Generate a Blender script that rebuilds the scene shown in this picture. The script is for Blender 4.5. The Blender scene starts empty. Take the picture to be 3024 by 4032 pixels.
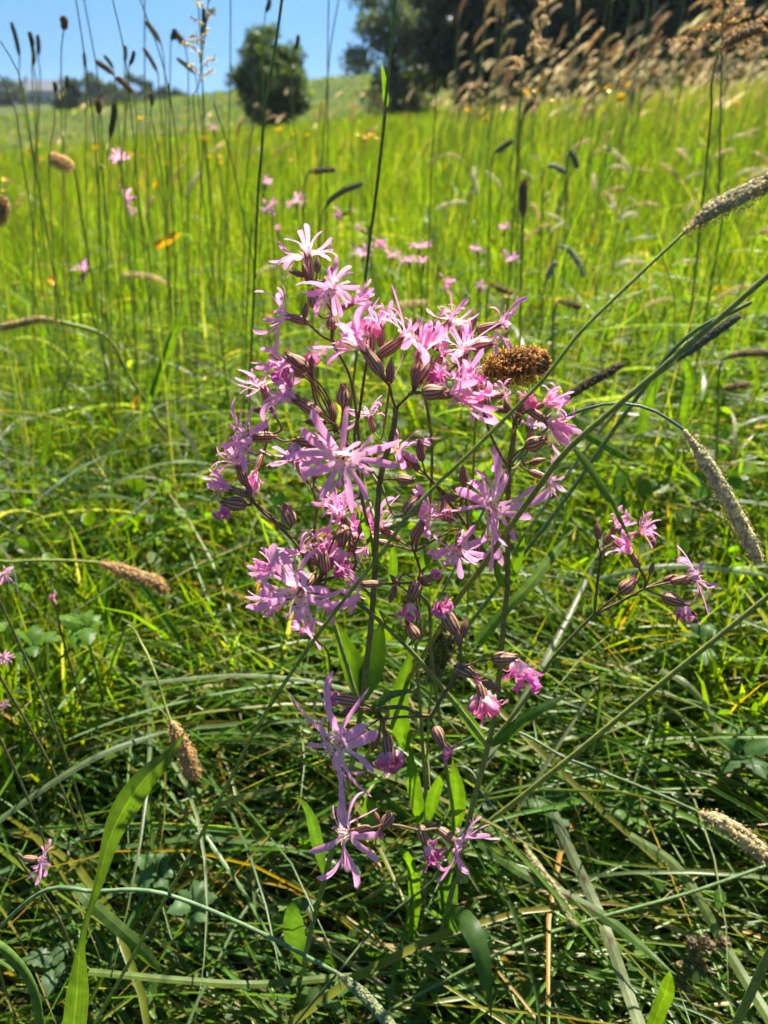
import bpy, math
import numpy as np
from mathutils import Vector, Matrix

R = math.radians
scene = bpy.context.scene
col = scene.collection

# ------------------------------------------------------------------ camera
CAM_H = 0.60
TILT = R(27.6)
FPX = 3028.0                       # focal length in pixels of the 3024 x 4032 photograph
cam_data = bpy.data.cameras.new('camera')
cam = bpy.data.objects.new('camera', cam_data)
col.objects.link(cam)
cam.location = (0, 0, CAM_H)
cam.rotation_euler = (R(90) - TILT, 0, 0)
cam_data.sensor_fit = 'VERTICAL'
cam_data.sensor_height = 36.0
cam_data.lens = FPX / 4032 * 36.0
cam_data.clip_start = 0.01
cam_data.clip_end = 3000
cam_data.dof.use_dof = True
cam_data.dof.focus_distance = 0.40
cam_data.dof.aperture_fstop = 9.0
scene.camera = cam

# ------------------------------------------------------------------ sky and sun
SUN_AZ, SUN_EL = R(26), R(58)      # azimuth from +Y towards +X
world = bpy.data.worlds.new('World')
scene.world = world
world.use_nodes = True
nt = world.node_tree
sky = nt.nodes.new('ShaderNodeTexSky')
sky.sky_type = 'NISHITA'
sky.sun_disc = False
sky.sun_elevation = SUN_EL
sky.sun_rotation = SUN_AZ
sky.air_density = 1.0
sky.dust_density = 0.0
sky.ozone_density = 1.6
sky.altitude = 100
tc = nt.nodes.new('ShaderNodeTexCoord')
va = nt.nodes.new('ShaderNodeVectorMath'); va.operation = 'MULTIPLY_ADD'
va.inputs[1].default_value = (1, 1, 0.85)
va.inputs[2].default_value = (0, 0, 0.32)
vn = nt.nodes.new('ShaderNodeVectorMath'); vn.operation = 'NORMALIZE'
nt.links.new(tc.outputs['Generated'], va.inputs[0])
nt.links.new(va.outputs[0], vn.inputs[0])
nt.links.new(vn.outputs[0], sky.inputs[0])
bg = nt.nodes['Background']
bg.inputs['Strength'].default_value = 0.061
hs = nt.nodes.new('ShaderNodeHueSaturation'); hs.inputs['Saturation'].default_value = 1.18; hs.inputs['Hue'].default_value = 0.49
nt.links.new(sky.outputs[0], hs.inputs['Color']); nt.links.new(hs.outputs[0], bg.inputs['Color'])

sun_data = bpy.data.lights.new('sun', 'SUN')
sun_data.energy = 5.0
sun_data.angle = R(0.53)
sun_data.color = (1.0, 0.93, 0.80)
sun = bpy.data.objects.new('sun', sun_data)
col.objects.link(sun)
sd = Vector((math.sin(SUN_AZ) * math.cos(SUN_EL), math.cos(SUN_AZ) * math.cos(SUN_EL), math.sin(SUN_EL)))
sun.rotation_euler = (-sd).to_track_quat('-Z', 'Y').to_euler()

vs = scene.view_settings
vs.view_transform = 'Standard'
vs.look = 'None'
vs.exposure = 1.62
vs.gamma = 1.0
vs.use_curve_mapping = False
cy = scene.cycles
cy.max_bounces = 6
cy.diffuse_bounces = 3
cy.use_light_tree = False
cy.adaptive_threshold = 0.02
cy.glossy_bounces = 2
cy.transmission_bounces = 4
cy.transparent_max_bounces = 4
cy.sample_clamp_indirect = 6
cy.caustics_reflective = False
cy.caustics_refractive = False

# ------------------------------------------------------------------ pixel <-> place
FWD = np.array([0, math.cos(TILT), -math.sin(TILT)])
UP = np.array([0, math.sin(TILT), math.cos(TILT)])
RIGHT = np.array([1.0, 0, 0])
CAMP = np.array([0, 0, CAM_H])
YP = 0.34                          # the plant stands this far in front of the camera


def ray(px, py):
    return FWD + RIGHT * ((px - 1512) / FPX) + UP * ((2016 - py) / FPX)


def P(px, py, Y):
    d = ray(px, py)
    return CAMP + d * (Y / d[1])


def depth_of(p):
    return float(np.dot(np.asarray(p) - CAMP, FWD))


def m_per_px(p):
    return depth_of(p) / FPX


def sstep(a, b, x):
    t = np.clip((np.asarray(x, float) - a) / (b - a), 0, 1)
    return t * t * (3 - 2 * t)


def ground(x, y):
    x = np.asarray(x, float); y = np.asarray(y, float)
    z = 0.085 * np.clip(x, -26, 45)
    z = z + sstep(52, 135, y) * (1.0 + 4.4 * sstep(-70, -12, x))
    z = z + sstep(140, 270, y) * 3.4 * sstep(-30, -80, x)
    z = z + 0.02 * np.sin(x * 1.7 + 1) * np.sin(y * 1.3) * sstep(1.2, 4, y)
    return z


# ------------------------------------------------------------------ mesh helpers
def make_mesh(name, V, F, C=None, smooth=True):
    V = np.asarray(V, np.float32)
    me = bpy.data.meshes.new(name)
    if isinstance(F, np.ndarray):
        k = F.shape[1]
        me.vertices.add(len(V)); me.vertices.foreach_set('co', V.ravel())
        me.loops.add(F.size); me.loops.foreach_set('vertex_index', F.astype(np.int32).ravel())
        me.polygons.add(len(F))
        me.polygons.foreach_set('loop_start', np.arange(0, F.size, k, dtype=np.int32))
        me.update(calc_edges=True)
    else:
        me.from_pydata([tuple(v) for v in V.tolist()], [], [tuple(int(i) for i in f) for f in F])
    if smooth:
        me.polygons.foreach_set('use_smooth', np.ones(len(me.polygons), bool))
    if C is not None:
        C = np.asarray(C, np.float32)
        if C.ndim == 1:
            C = np.tile(C, (len(V), 1))
        if C.shape[1] == 3:
            C = np.concatenate([C, np.ones((len(C), 1), np.float32)], 1)
        at = me.color_attributes.new('Col', 'FLOAT_COLOR', 'POINT')
        at.data.foreach_set('color', C.ravel())
    me.update()
    return me


def link(name, me, mat=None, parent=None, loc=None):
    o = bpy.data.objects.new(name, me)
    col.objects.link(o)
    if mat is not None and not me.materials:
        me.materials.append(mat)
    if parent is not None:
        o.parent = parent
    if loc is not None:
        o.location = [float(a) for a in loc]
    return o


def tag(o, label=None, cat=None, group=None, kind=None):
    if label: o['label'] = label
    if cat: o['category'] = cat
    if group: o['group'] = group
    if kind: o['kind'] = kind
    return o


def empty(name, loc, parent=None):
    o = bpy.data.objects.new(name, None)
    o.empty_display_size = 0.02
    col.objects.link(o)
    if parent is not None:
        o.parent = parent
    o.location = [float(a) for a in loc]
    return o


def unit(v):
    v = np.asarray(v, float)
    n = np.linalg.norm(v, axis=-1, keepdims=True)
    return v / np.maximum(n, 1e-12)


def spline(pts, n):
    """Catmull-Rom through pts, n samples spread by length."""
    p = np.asarray(pts, float)
    if len(p) == 2:
        t = np.linspace(0, 1, n)[:, None]
        return p[0] * (1 - t) + p[1] * t
    q = np.vstack([2 * p[0] - p[1], p, 2 * p[-1] - p[-2]])
    out = []
    for i in range(1, len(q) - 2):
        t = np.linspace(0, 1, 16, endpoint=False)[:, None]
        a, b, c, d = q[i - 1], q[i], q[i + 1], q[i + 2]
        out.append(0.5 * (2 * b + (c - a) * t + (2 * a - 5 * b + 4 * c - d) * t ** 2 + (3 * b - a - 3 * c + d) * t ** 3))
    out.append(p[-1:])
    s = np.vstack(out)
    L = np.concatenate([[0], np.cumsum(np.linalg.norm(np.diff(s, axis=0), axis=1))])
    u = np.linspace(0, L[-1], n)
    return np.stack([np.interp(u, L, s[:, k]) for k in range(s.shape[1])], 1)


def frames(c):
    T = unit(np.gradient(c, axis=0))
    N = np.zeros_like(T)
    ref = np.array([0.31, -0.8, 0.2])
    n = ref - T[0] * np.dot(ref, T[0])
    if np.linalg.norm(n) < 1e-3:
        n = np.array([1.0, 0, 0]) - T[0] * T[0][0]
    N[0] = unit(n)
    for i in range(1, len(c)):
        n = N[i - 1] - T[i] * np.dot(N[i - 1], T[i])
        N[i] = unit(n)
    return T, N, np.cross(T, N)


def tube(c, r, sides=7):
    """closed tube along centreline c with radii r"""
    c = np.asarray(c, float); r = np.broadcast_to(np.asarray(r, float), (len(c),))
    T, N, B = frames(c)
    a = np.arange(sides) * 2 * math.pi / sides
    V = c[:, None] + r[:, None, None] * (np.cos(a)[None, :, None] * N[:, None] + np.sin(a)[None, :, None] * B[:, None])
    n = len(c)
    i = np.arange(n - 1)[:, None] * sides; j = np.arange(sides)[None]; k = (j + 1) % sides
    F = np.stack([i + j, i + k, i + sides + k, i + sides + j], -1).reshape(-1, 4)
    V = V.reshape(-1, 3)
    return V, F


def ribbon(c, w, side, cols=3, fold=0.0):
    """flat or folded strip along c; side = unit width direction per point; w = full width per point"""
    c = np.asarray(c, float)
    T = unit(np.gradient(c, axis=0))
    nrm = np.cross(T, side)
    u = np.linspace(-0.5, 0.5, cols)
    V = c[:, None] + side[:, None] * (u[None, :, None] * w[:, None, None]) + nrm[:, None] * ((np.abs(u) * 2 - 0.5)[None, :, None] * (w * fold)[:, None, None])
    n = len(c)
    i = np.arange(n - 1)[:, None] * cols; j = np.arange(cols - 1)[None]
    F = np.stack([i + j, i + j + 1, i + cols + j + 1, i + cols + j], -1).reshape(-1, 4)
    return V.reshape(-1, 3), F


class Acc:
    def __init__(s): s.V = []; s.F = []; s.C = []; s.n = 0
    def add(s, V, F, C):
        V = np.asarray(V, float); C = np.asarray(C, float)
        if C.ndim == 1: C = np.tile(C, (len(V), 1))
        F = np.asarray(F)
        if F.shape[1] == 3:
            F = np.concatenate([F, F[:, 2:3]], 1)
        s.V.append(V); s.C.append(C); s.F.append(F + s.n); s.n += len(V)
    def mesh(s, name, origin=None, smooth=True):
        V = np.vstack(s.V)
        if origin is not None: V = V - np.asarray(origin)
        F = np.vstack(s.F)
        C = np.vstack(s.C)
        tri = F[:, 2] == F[:, 3]
        if tri.any():
            fl = F[~tri].tolist() + F[tri][:, :3].tolist()
            return make_mesh(name, V, fl, C, smooth)
        return make_mesh(name, V, F, C, smooth)


# ------------------------------------------------------------------ materials
def plant_mat(name, rough=0.45, spec=0.4, trans=0.4, tint=(1.35, 1.25, 0.55), noise=0.25, nscale=60.0, sheen=0.0):
    """leaf-like material: colour from the mesh, light comes through it"""
    m = bpy.data.materials.new(name); m.use_nodes = True
    t = m.node_tree; n = t.nodes; l = t.links
    p = n['Principled BSDF']
    at = n.new('ShaderNodeAttribute'); at.attribute_name = 'Col'
    c = at.outputs['Color']
    if noise > 0:
        g = n.new('ShaderNodeNewGeometry')
        tx = n.new('ShaderNodeTexNoise'); tx.inputs['Scale'].default_value = nscale; tx.inputs['Detail'].default_value = 3
        l.new(g.outputs['Position'], tx.inputs['Vector'])
        mr = n.new('ShaderNodeMapRange'); mr.inputs['From Min'].default_value = 0.3; mr.inputs['From Max'].default_value = 0.7
        mr.inputs['To Min'].default_value = 1 - noise; mr.inputs['To Max'].default_value = 1 + noise
        l.new(tx.outputs['Fac'], mr.inputs['Value'])
        mx = n.new('ShaderNodeVectorMath'); mx.operation = 'SCALE'
        l.new(c, mx.inputs[0]); l.new(mr.outputs[0], mx.inputs['Scale'])
        c = mx.outputs[0]
    l.new(c, p.inputs['Base Color'])
    p.inputs['Roughness'].default_value = rough
    p.inputs['Specular IOR Level'].default_value = spec
    if trans > 0:
        tr = n.new('ShaderNodeBsdfTranslucent')
        tm = n.new('ShaderNodeVectorMath'); tm.operation = 'MULTIPLY'; tm.inputs[1].default_value = tint
        l.new(c, tm.inputs[0]); l.new(tm.outputs[0], tr.inputs['Color'])
        ms = n.new('ShaderNodeMixShader'); ms.inputs['Fac'].default_value = trans
        l.new(p.outputs[0], ms.inputs[1]); l.new(tr.outputs[0], ms.inputs[2])
        l.new(ms.outputs[0], n['Material Output'].inputs['Surface'])
    return m


def plain_mat(name, c, rough=0.7, noise=0.15, nscale=2.0):
    m = bpy.data.materials.new(name); m.use_nodes = True
    t = m.node_tree; n = t.nodes; l = t.links
    p = n['Principled BSDF']
    tx = n.new('ShaderNodeTexNoise'); tx.inputs['Scale'].default_value = nscale; tx.inputs['Detail'].default_value = 5
    g = n.new('ShaderNodeNewGeometry'); l.new(g.outputs['Position'], tx.inputs['Vector'])
    cr = n.new('ShaderNodeValToRGB')
    cr.color_ramp.elements[0].position = 0.3; cr.color_ramp.elements[1].position = 0.7
    cr.color_ramp.elements[0].color = tuple(a * (1 - noise) for a in c) + (1,)
    cr.color_ramp.elements[1].color = tuple(min(1, a * (1 + noise)) for a in c) + (1,)
    l.new(tx.outputs['Fac'], cr.inputs['Fac']); l.new(cr.outputs['Color'], p.inputs['Base Color'])
    p.inputs['Roughness'].default_value = rough
    return m


M_GRASS = plant_mat('grass_blade', 0.34, 0.35, 0.55, (1.45, 1.5, 0.25), 0.2, 70)
M_SWARD = plant_mat('sward_blade', 0.36, 0.3, 0.62, (1.55, 1.6, 0.22), 0.25, 40)
M_FARGRASS = plant_mat('far_grass_blade', 0.5, 0.2, 0.6, (1.5, 1.5, 0.25), 0.2, 3)
M_LEAF = plant_mat('green_leaf', 0.46, 0.35, 0.55, (1.55, 1.65, 0.28), 0.22, 160)
M_STEM = plant_mat('stem_skin', 0.5, 0.35, 0.2, (1.3, 1.2, 0.5), 0.3, 220)
M_PETAL = plant_mat('pink_petal', 0.6, 0.15, 0.5, (1.12, 0.98, 1.06), 0.08, 500)
M_CALYX = plant_mat('striped_calyx', 0.48, 0.35, 0.12, (1.2, 0.8, 0.6), 0.15, 400)
M_SEED = plant_mat('seed_husk', 0.55, 0.35, 0.6, (1.5, 1.4, 1.1), 0.25, 300)
M_YELLOW = plant_mat('buttercup_petal', 0.25, 0.5, 0.35, (1.1, 1.0, 0.5), 0.05, 300)
M_TREE = plant_mat('tree_leaf', 0.5, 0.35, 0.4, (1.3, 1.25, 0.5), 0.25, 0.8)
M_BARK = plain_mat('bark', (0.09, 0.07, 0.05), 0.9, 0.4, 6)

# ------------------------------------------------------------------ ground
def ground_material():
    m = bpy.data.materials.new('meadow_soil'); m.use_nodes = True
    t = m.node_tree; n = t.nodes; l = t.links
    p = n['Principled BSDF']; p.inputs['Roughness'].default_value = 0.95; p.inputs['Specular IOR Level'].default_value = 0.1
    g = n.new('ShaderNodeNewGeometry')
    def noise(sc, det=4):
        x = n.new('ShaderNodeTexNoise'); x.inputs['Scale'].default_value = sc; x.inputs['Detail'].default_value = det
        l.new(g.outputs['Position'], x.inputs['Vector']); return x.outputs['Fac']
    def ramp(f, cols, pos):
        r = n.new('ShaderNodeValToRGB')
        while len(r.color_ramp.elements) < len(cols): r.color_ramp.elements.new(0.5)
        for e, c, q in zip(r.color_ramp.elements, cols, pos): e.color = c + (1,); e.position = q
        l.new(f, r.inputs['Fac']); return r.outputs['Color']
    near = ramp(noise(45), [(0.014, 0.016, 0.005), (0.035, 0.036, 0.01), (0.065, 0.05, 0.018)], [0.3, 0.5, 0.7])
    far = ramp(noise(0.16, 12), [(0.032, 0.052, 0.008), (0.055, 0.078, 0.012), (0.09, 0.092, 0.025)], [0.36, 0.5, 0.64])
    sx = n.new('ShaderNodeSeparateXYZ'); l.new(g.outputs['Position'], sx.inputs[0])
    mr = n.new('ShaderNodeMapRange'); mr.inputs['From Min'].default_value = 4; mr.inputs['From Max'].default_value = 22
    l.new(sx.outputs['Y'], mr.inputs['Value'])
    mx = n.new('ShaderNodeMix'); mx.data_type = 'RGBA'
    l.new(mr.outputs[0], mx.inputs['Factor']); l.new(near, mx.inputs[6]); l.new(far, mx.inputs[7])
    l.new(mx.outputs[2], p.inputs['Base Color'])
    b = n.new('ShaderNodeBump'); b.inputs['Strength'].default_value = 0.6; b.inputs['Distance'].default_value = 0.05
    l.new(noise(9, 6), b.inputs['Height']); l.new(b.outputs[0], p.inputs['Normal'])
    return m


rr = np.concatenate([[0.0], np.geomspace(0.12, 700, 84)])
aa = np.linspace(0, 2 * math.pi, 145)[:-1]
X = rr[:, None] * np.sin(aa)[None]; Y = rr[:, None] * np.cos(aa)[None]
GV = np.stack([X, Y, ground(X, Y)], -1).reshape(-1, 3)
na = len(aa)
gi = np.arange(len(rr) - 1)[:, None] * na; gj = np.arange(na)[None]; gk = (gj + 1) % na
GF = np.stack([gi + gj, gi + na + gj, gi + na + gk, gi + gk], -1).reshape(-1, 4)
tag(link('ground', make_mesh('ground', GV, GF), ground_material()), kind='structure')

# ------------------------------------------------------------------ meadow grass (uncountable)
def blades(rng, root, az, L, p0, p1, w, colr, S=5, e=1.0, roll=0.4, wig=0.25, tipcol=None, fold=False, w0=0.55):
    """N arched ribbons; pitch is measured from straight up"""
    N = len(root)
    t = np.linspace(0, 1, S + 1)
    pit = p0[:, None] + (p1 - p0)[:, None] * t[None] ** e
    azz = az[:, None] + rng.normal(0, wig, (N, 1)) * t[None] * 2
    d = np.stack([np.sin(pit) * np.cos(azz), np.sin(pit) * np.sin(azz), np.cos(pit)], -1)
    dm = 0.5 * (d[:, 1:] + d[:, :-1]) * (L / S)[:, None, None]
    pts = np.concatenate([np.zeros((N, 1, 3)), np.cumsum(dm, 1)], 1) + root[:, None]
    side = np.stack([-np.sin(azz), np.cos(azz), np.zeros_like(azz)], -1)
    up = np.cross(d, side)
    ro = rng.normal(0, roll, (N, 1)) + rng.normal(0, 0.5, (N, 1)) * t[None]
    sd_ = side * np.cos(ro)[..., None] + up * np.sin(ro)[..., None]
    nn = np.cross(d, sd_)
    prof = np.minimum(1, w0 + 1.6 * t) * (1 - t ** 2.6)
    ww = w[:, None] * prof[None] + 0.0001
    cols = 3 if fold else 2
    u = np.linspace(-0.5, 0.5, cols)
    V = pts[:, :, None] + sd_[:, :, None] * (u[None, None, :, None] * ww[:, :, None, None])
    if fold:
        V = V + nn[:, :, None] * (((np.abs(u) * 2) * 0.22)[None, None, :, None] * ww[:, :, None, None])
    k = (S + 1) * cols
    i = np.arange(S)[:, None] * cols; j = np.arange(cols - 1)[None]
    f = np.stack([i + j, i + j + 1, i + cols + j + 1, i + cols + j], -1).reshape(-1, 4)
    F = (np.arange(N)[:, None, None] * k + f[None]).reshape(-1, 4)
    C = np.repeat(colr[:, None], S + 1, 1)
    if tipcol is not None:
        f_ = np.clip(t - 0.45, 0, 1)[None, :, None] * 1.8
        C = C * (1 - f_) + tipcol[:, None] * f_
    C = np.repeat(C[:, :, None], cols, 2).reshape(-1, 3)
    return V.reshape(-1, 3), F, C


PAL_MAT = np.array([[0.066, 0.152, 0.013], [0.086, 0.178, 0.015], [0.09, 0.162, 0.05], [0.115, 0.19, 0.015], [0.165, 0.18, 0.02],
                    [0.36, 0.22, 0.03], [0.42, 0.33, 0.17], [0.13, 0.19, 0.06], [0.22, 0.25, 0.12]])
PW_MAT = np.array([0.22, 0.2, 0.13, 0.13, 0.09, 0.045, 0.035, 0.10, 0.05])
PAL_UP = np.array([[0.125, 0.20, 0.010], [0.155, 0.225, 0.012], [0.095, 0.16, 0.015], [0.20, 0.235, 0.018], [0.07, 0.13, 0.022],
                   [0.34, 0.22, 0.03], [0.38, 0.34, 0.20], [0.12, 0.20, 0.09]])
PW_UP = np.array([0.27, 0.25, 0.17, 0.14, 0.10, 0.015, 0.025, 0.03])


def pick(rng, pal, pw, n, jit=0.16):
    c = pal[rng.choice(len(pal), n, p=pw / pw.sum())]
    return np.clip(c * (1 + rng.normal(0, jit, (n, 1))) * (1 + rng.normal(0, jit * 0.4, (n, 3))), 0.006, 0.6)


def stuff(name, label, cat, parts, mat):
    a = Acc()
    for p in parts: a.add(*p)
    o = link(name, make_mesh(name, np.vstack(a.V), np.vstack(a.F), np.vstack(a.C)), mat)
    return tag(o, label, cat, kind='stuff')


rng = np.random.default_rng(11)
# lodged mat around and behind the plant
def mat_top(x, y):
    return 0.03 + 0.10 * sstep(0.30, 0.55, y) + 0.07 * sstep(0.55, 1.1, y) + 0.015 * np.sin(7 * x + 3 * y)


n1 = 24000
mx_ = rng.uniform(-1.15, 1.15, n1); my_ = -0.15 + 1.85 * rng.random(n1) ** 0.85
hh = rng.random(n1) ** 0.8
mz = ground(mx_, my_) + hh * mat_top(mx_, my_)
flow = np.where(rng.random(n1) < 0.62, R(-22), R(158)) + rng.normal(0, R(26), n1)
odd = rng.random(n1) < 0.22
flow[odd] = rng.uniform(0, 2 * math.pi, odd.sum())
Lm = rng.uniform(0.14, 0.40, n1)
root = np.stack([mx_ - np.cos(flow) * Lm * 0.5, my_ - np.sin(flow) * Lm * 0.5, mz - 0.02], 1)
p0 = rng.normal(R(72), R(12), n1); p1 = rng.normal(R(108), R(14), n1)
wm = rng.uniform(0.0016, 0.0046, n1) * np.where(rng.random(n1) < 0.12, 1.6, 1)
cm = pick(rng, PAL_MAT, PW_MAT, n1)
tip = np.where(rng.random((n1, 1)) < 0.25, np.array([[0.28, 0.18, 0.04]]), cm)
nearf = my_ < 0.42
p0[nearf] = rng.normal(R(84), R(7), nearf.sum()); p1[nearf] = rng.normal(R(98), R(8), nearf.sum())
mat_part = blades(rng, root, flow, Lm, p0, p1, wm, cm, S=6, tipcol=tip, fold=True, roll=0.7)
# long broad blades lying on top of it
n6 = 1500
mx_ = rng.uniform(-1.1, 1.1, n6); my_ = 0.36 + 1.15 * rng.random(n6) ** 0.9
flow = np.where(rng.random(n6) < 0.66, R(-20), R(165)) + rng.normal(0, R(24), n6)
Lm = rng.uniform(0.25, 0.50, n6)
mz = ground(mx_, my_) + mat_top(mx_, my_) * rng.uniform(.75, 1.2, n6)
root = np.stack([mx_ - np.cos(flow) * Lm * 0.5, my_ - np.sin(flow) * Lm * 0.5, mz - 0.035], 1)
keep = root[:, 1] > 0.30
cm = pick(rng, np.array([[0.11, 0.19, 0.025], [0.15, 0.215, 0.07], [0.20, 0.245, 0.12], [0.14, 0.20, 0.02], [0.11, 0.18, 0.05]]), np.array([.3, .2, .15, .2, .15]), n6)
top_part = blades(rng, root[keep], flow[keep], Lm[keep], rng.normal(R(70), R(9), n6)[keep], rng.normal(R(112), R(10), n6)[keep], rng.uniform(0.0022, 0.0052, n6)[keep], cm[keep], S=10, fold=True, roll=0.7, wig=.3)
stuff('lodged_grass', 'flattened tangle of green and straw grass under the pink flower', 'grass', [mat_part, top_part], M_GRASS)

# upright sward from just behind the plant outwards
def wedge(rng, n, d0, d1, half):
    d = d0 * (d1 / d0) ** rng.random(n)
    a = rng.uniform(-half, half, n)
    return d * np.sin(a), d * np.cos(a), d


parts = []
n2 = 52000
x, y, d = wedge(rng, n2, 0.62, 6.0, R(52))
nt_ = 2600
tx, ty, td = wedge(rng, nt_, 0.62, 6.0, R(52))
ti = rng.integers(0, nt_, n2); intuft = rng.random(n2) < 0.62
ox = rng.normal(0, 0.022, n2) * (0.7 + 0.5 * td[ti]); oy = rng.normal(0, 0.022, n2) * (0.7 + 0.5 * td[ti])
x = np.where(intuft, tx[ti] + ox, x); y = np.where(intuft, ty[ti] + oy, y); d = np.hypot(x, y)
root = np.stack([x, y, ground(x, y)], 1)
tsc = rng.uniform(0.7, 1.35, nt_)[ti]; tsc = np.where(intuft, tsc, 0.9)
az = np.where(intuft, np.arctan2(oy, ox) + rng.normal(0, .5, n2), rng.uniform(0, 2 * math.pi, n2))
_ = np.where(rng.random(n2) < 0.6, rng.normal(R(-5), R(50), n2), rng.uniform(0, 2 * math.pi, n2))
L2 = tsc * rng.uniform(0.10, 0.29, n2) * (0.75 + 0.5 * sstep(0.6, 1.6, d)) * (1 + 0.35 * sstep(2, 5, d))
p0 = np.abs(rng.normal(R(8), R(10), n2)); p1 = p0 + np.abs(rng.normal(R(38), R(32), n2))
w2 = np.maximum(rng.uniform(0.0024, 0.0082, n2), 0.0016 * d)
c2 = pick(rng, PAL_UP, PW_UP, n2) * np.where(intuft, rng.uniform(.8, 1.2, nt_)[ti], 1)[:, None]
parts.append(blades(rng, root, az, L2, p0, p1, w2, c2, S=5, e=1.6, roll=0.9))
# pale bent blades lying over the short grass, coloured whitish to stand in for glints
n8 = 1500
x, y, d = wedge(rng, n8, 0.85, 3.2, R(50))
az = np.where(rng.random(n8) < .5, 0, math.pi) + rng.normal(0, .8, n8)
root = np.stack([x, y, ground(x, y) + rng.uniform(.10, .24, n8)], 1)
parts.append(blades(rng, root, az, rng.uniform(.08, .22, n8), rng.normal(R(52), R(14), n8), rng.normal(R(118), R(16), n8), rng.uniform(.003, .0065, n8) * (.8 + .25 * d), pick(rng, np.array([[0.26, 0.30, 0.20], [0.20, 0.27, 0.10], [0.36, 0.32, 0.20]]), np.array([.4, .4, .2]), n8), S=7, roll=.8))
# thin culms that stand over it
n3 = 2600
x, y, d = wedge(rng, n3, 0.9, 9.0, R(50))
root = np.stack([x, y, ground(x, y)], 1)
az = rng.normal(R(0), R(40), n3)
L3 = rng.uniform(0.34, 0.62, n3)
parts.append(blades(rng, root, az, L3, np.abs(rng.normal(R(3), R(4), n3)), np.abs(rng.normal(R(16), R(12), n3)),
                    np.maximum(0.0013, 0.0009 * d), pick(rng, np.array([[0.12, 0.19, 0.03], [0.18, 0.22, 0.05], [0.34, 0.29, 0.15]]), np.array([0.5, 0.35, 0.15]), n3), S=4, e=2, roll=1.2, w0=1))
stuff('meadow_grass', 'sunlit bright green grass standing in the meadow', 'grass', parts, M_SWARD)

# far sward
n4 = 62000
x, y, d = wedge(rng, n4, 5.0, 135.0, R(44))
root = np.stack([x, y, ground(x, y)], 1)
az = rng.normal(R(0), R(60), n4)
L4 = rng.uniform(0.22, 0.55, n4) * (1 + 0.25 * sstep(0, 12, x))
p0 = np.abs(rng.normal(R(6), R(8), n4)); p1 = p0 + np.abs(rng.normal(R(35), R(25), n4))
c4 = pick(rng, np.vstack([PAL_UP, [[0.30, 0.25, 0.14], [0.2, 0.19, 0.08]]]), np.concatenate([PW_UP, [0.07, 0.10]]), n4)
straw = (rng.random(n4) < .55 * sstep(1.5, 6, x) * sstep(4, 12, d))[:, None]
c4 = np.where(straw, np.array([[0.34, 0.31, 0.15]]) * rng.uniform(.7, 1.2, (n4, 1)), c4)
far = blades(rng, root, az, L4, p0, p1, np.maximum(0.004, 0.0017 * d), c4, S=3, e=1.6, roll=1.0)
# uncountable tall straw stems with blurred heads on the upper slope
n9 = 3000
x, y, d = wedge(rng, n9, 4.0, 22.0, R(40))
kp = rng.random(n9) < .04 + .96 * sstep(-.2, 2.5, x); x, y, d = x[kp], y[kp], d[kp]; n9 = len(x)
h9 = rng.uniform(.45, .92, n9); dr = rng.normal(0, .10, n9)
p9 = rng.uniform(R(2), R(11), n9)
rt = np.stack([x, y, ground(x, y)], 1)
cst = pick(rng, np.array([[0.30, 0.29, 0.13], [0.20, 0.24, 0.07], [0.40, 0.33, 0.19]]), np.array([.4, .3, .3]), n9)
culm = blades(rng, rt, dr, h9, p9, p9, np.maximum(.0012, .0006 * d), cst, S=2, w0=1, wig=0)
tp = rt + h9[:, None] * .985 * np.stack([np.sin(p9) * np.cos(dr), np.sin(p9) * np.sin(dr), np.cos(p9)], 1)
hd9 = [blades(rng, tp, dr + rng.normal(0, .5, n9), rng.uniform(.06, .13, n9), rng.uniform(R(10), R(45), n9), rng.uniform(R(50), R(95), n9), np.maximum(.008, .0016 * d), pick(rng, np.array([[0.50, 0.40, 0.26], [0.44, 0.40, 0.24], [0.40, 0.27, 0.18]]), np.array([.4, .4, .2]), n9), S=4, w0=.5, roll=1.5) for _ in range(2)]
stuff('far_meadow_grass', 'blurred grass of the far meadow rising towards the trees', 'grass', [far, culm], M_FARGRASS)
stuff('straw_seed_grass', 'mass of blurred straw seed heads along the upper slope by the wood', 'grass', hd9, M_SEED)


# small broad leaves growing through the mat
def leaf_cards(rng, pos, size, colr, tiltm=0.6):
    n = len(pos)
    az = rng.uniform(0, 2 * math.pi, n); ti = rng.normal(0, tiltm, n); ro = rng.normal(0, tiltm, n)
    fx = np.stack([np.cos(az) * np.cos(ti), np.sin(az) * np.cos(ti), np.sin(ti)], 1)
    sx = np.stack([-np.sin(az), np.cos(az), np.zeros(n)], 1)
    up = np.cross(fx, sx)
    sx = sx * np.cos(ro)[:, None] + up * np.sin(ro)[:, None]
    up = np.cross(fx, sx)
    prof = [(0, 0, 0), (0.3, 0.34, .05), (0.68, 0.33, .04), (1.0, 0, -.12), (0.68, -0.33, .04), (0.3, -0.34, .05), (0.5, 0, -.05)]
    V = np.stack([pos + size[:, None] * (a * fx + b * sx + c * up) for a, b, c in prof], 1)
    f = np.array([[0, 1, 6, 5], [1, 2, 3, 6], [6, 3, 4, 5]])
    F = (np.arange(n)[:, None, None] * 7 + f[None]).reshape(-1, 4)
    return V.reshape(-1, 3), F, np.repeat(colr[:, None], 7, 1).reshape(-1, 3)


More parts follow.
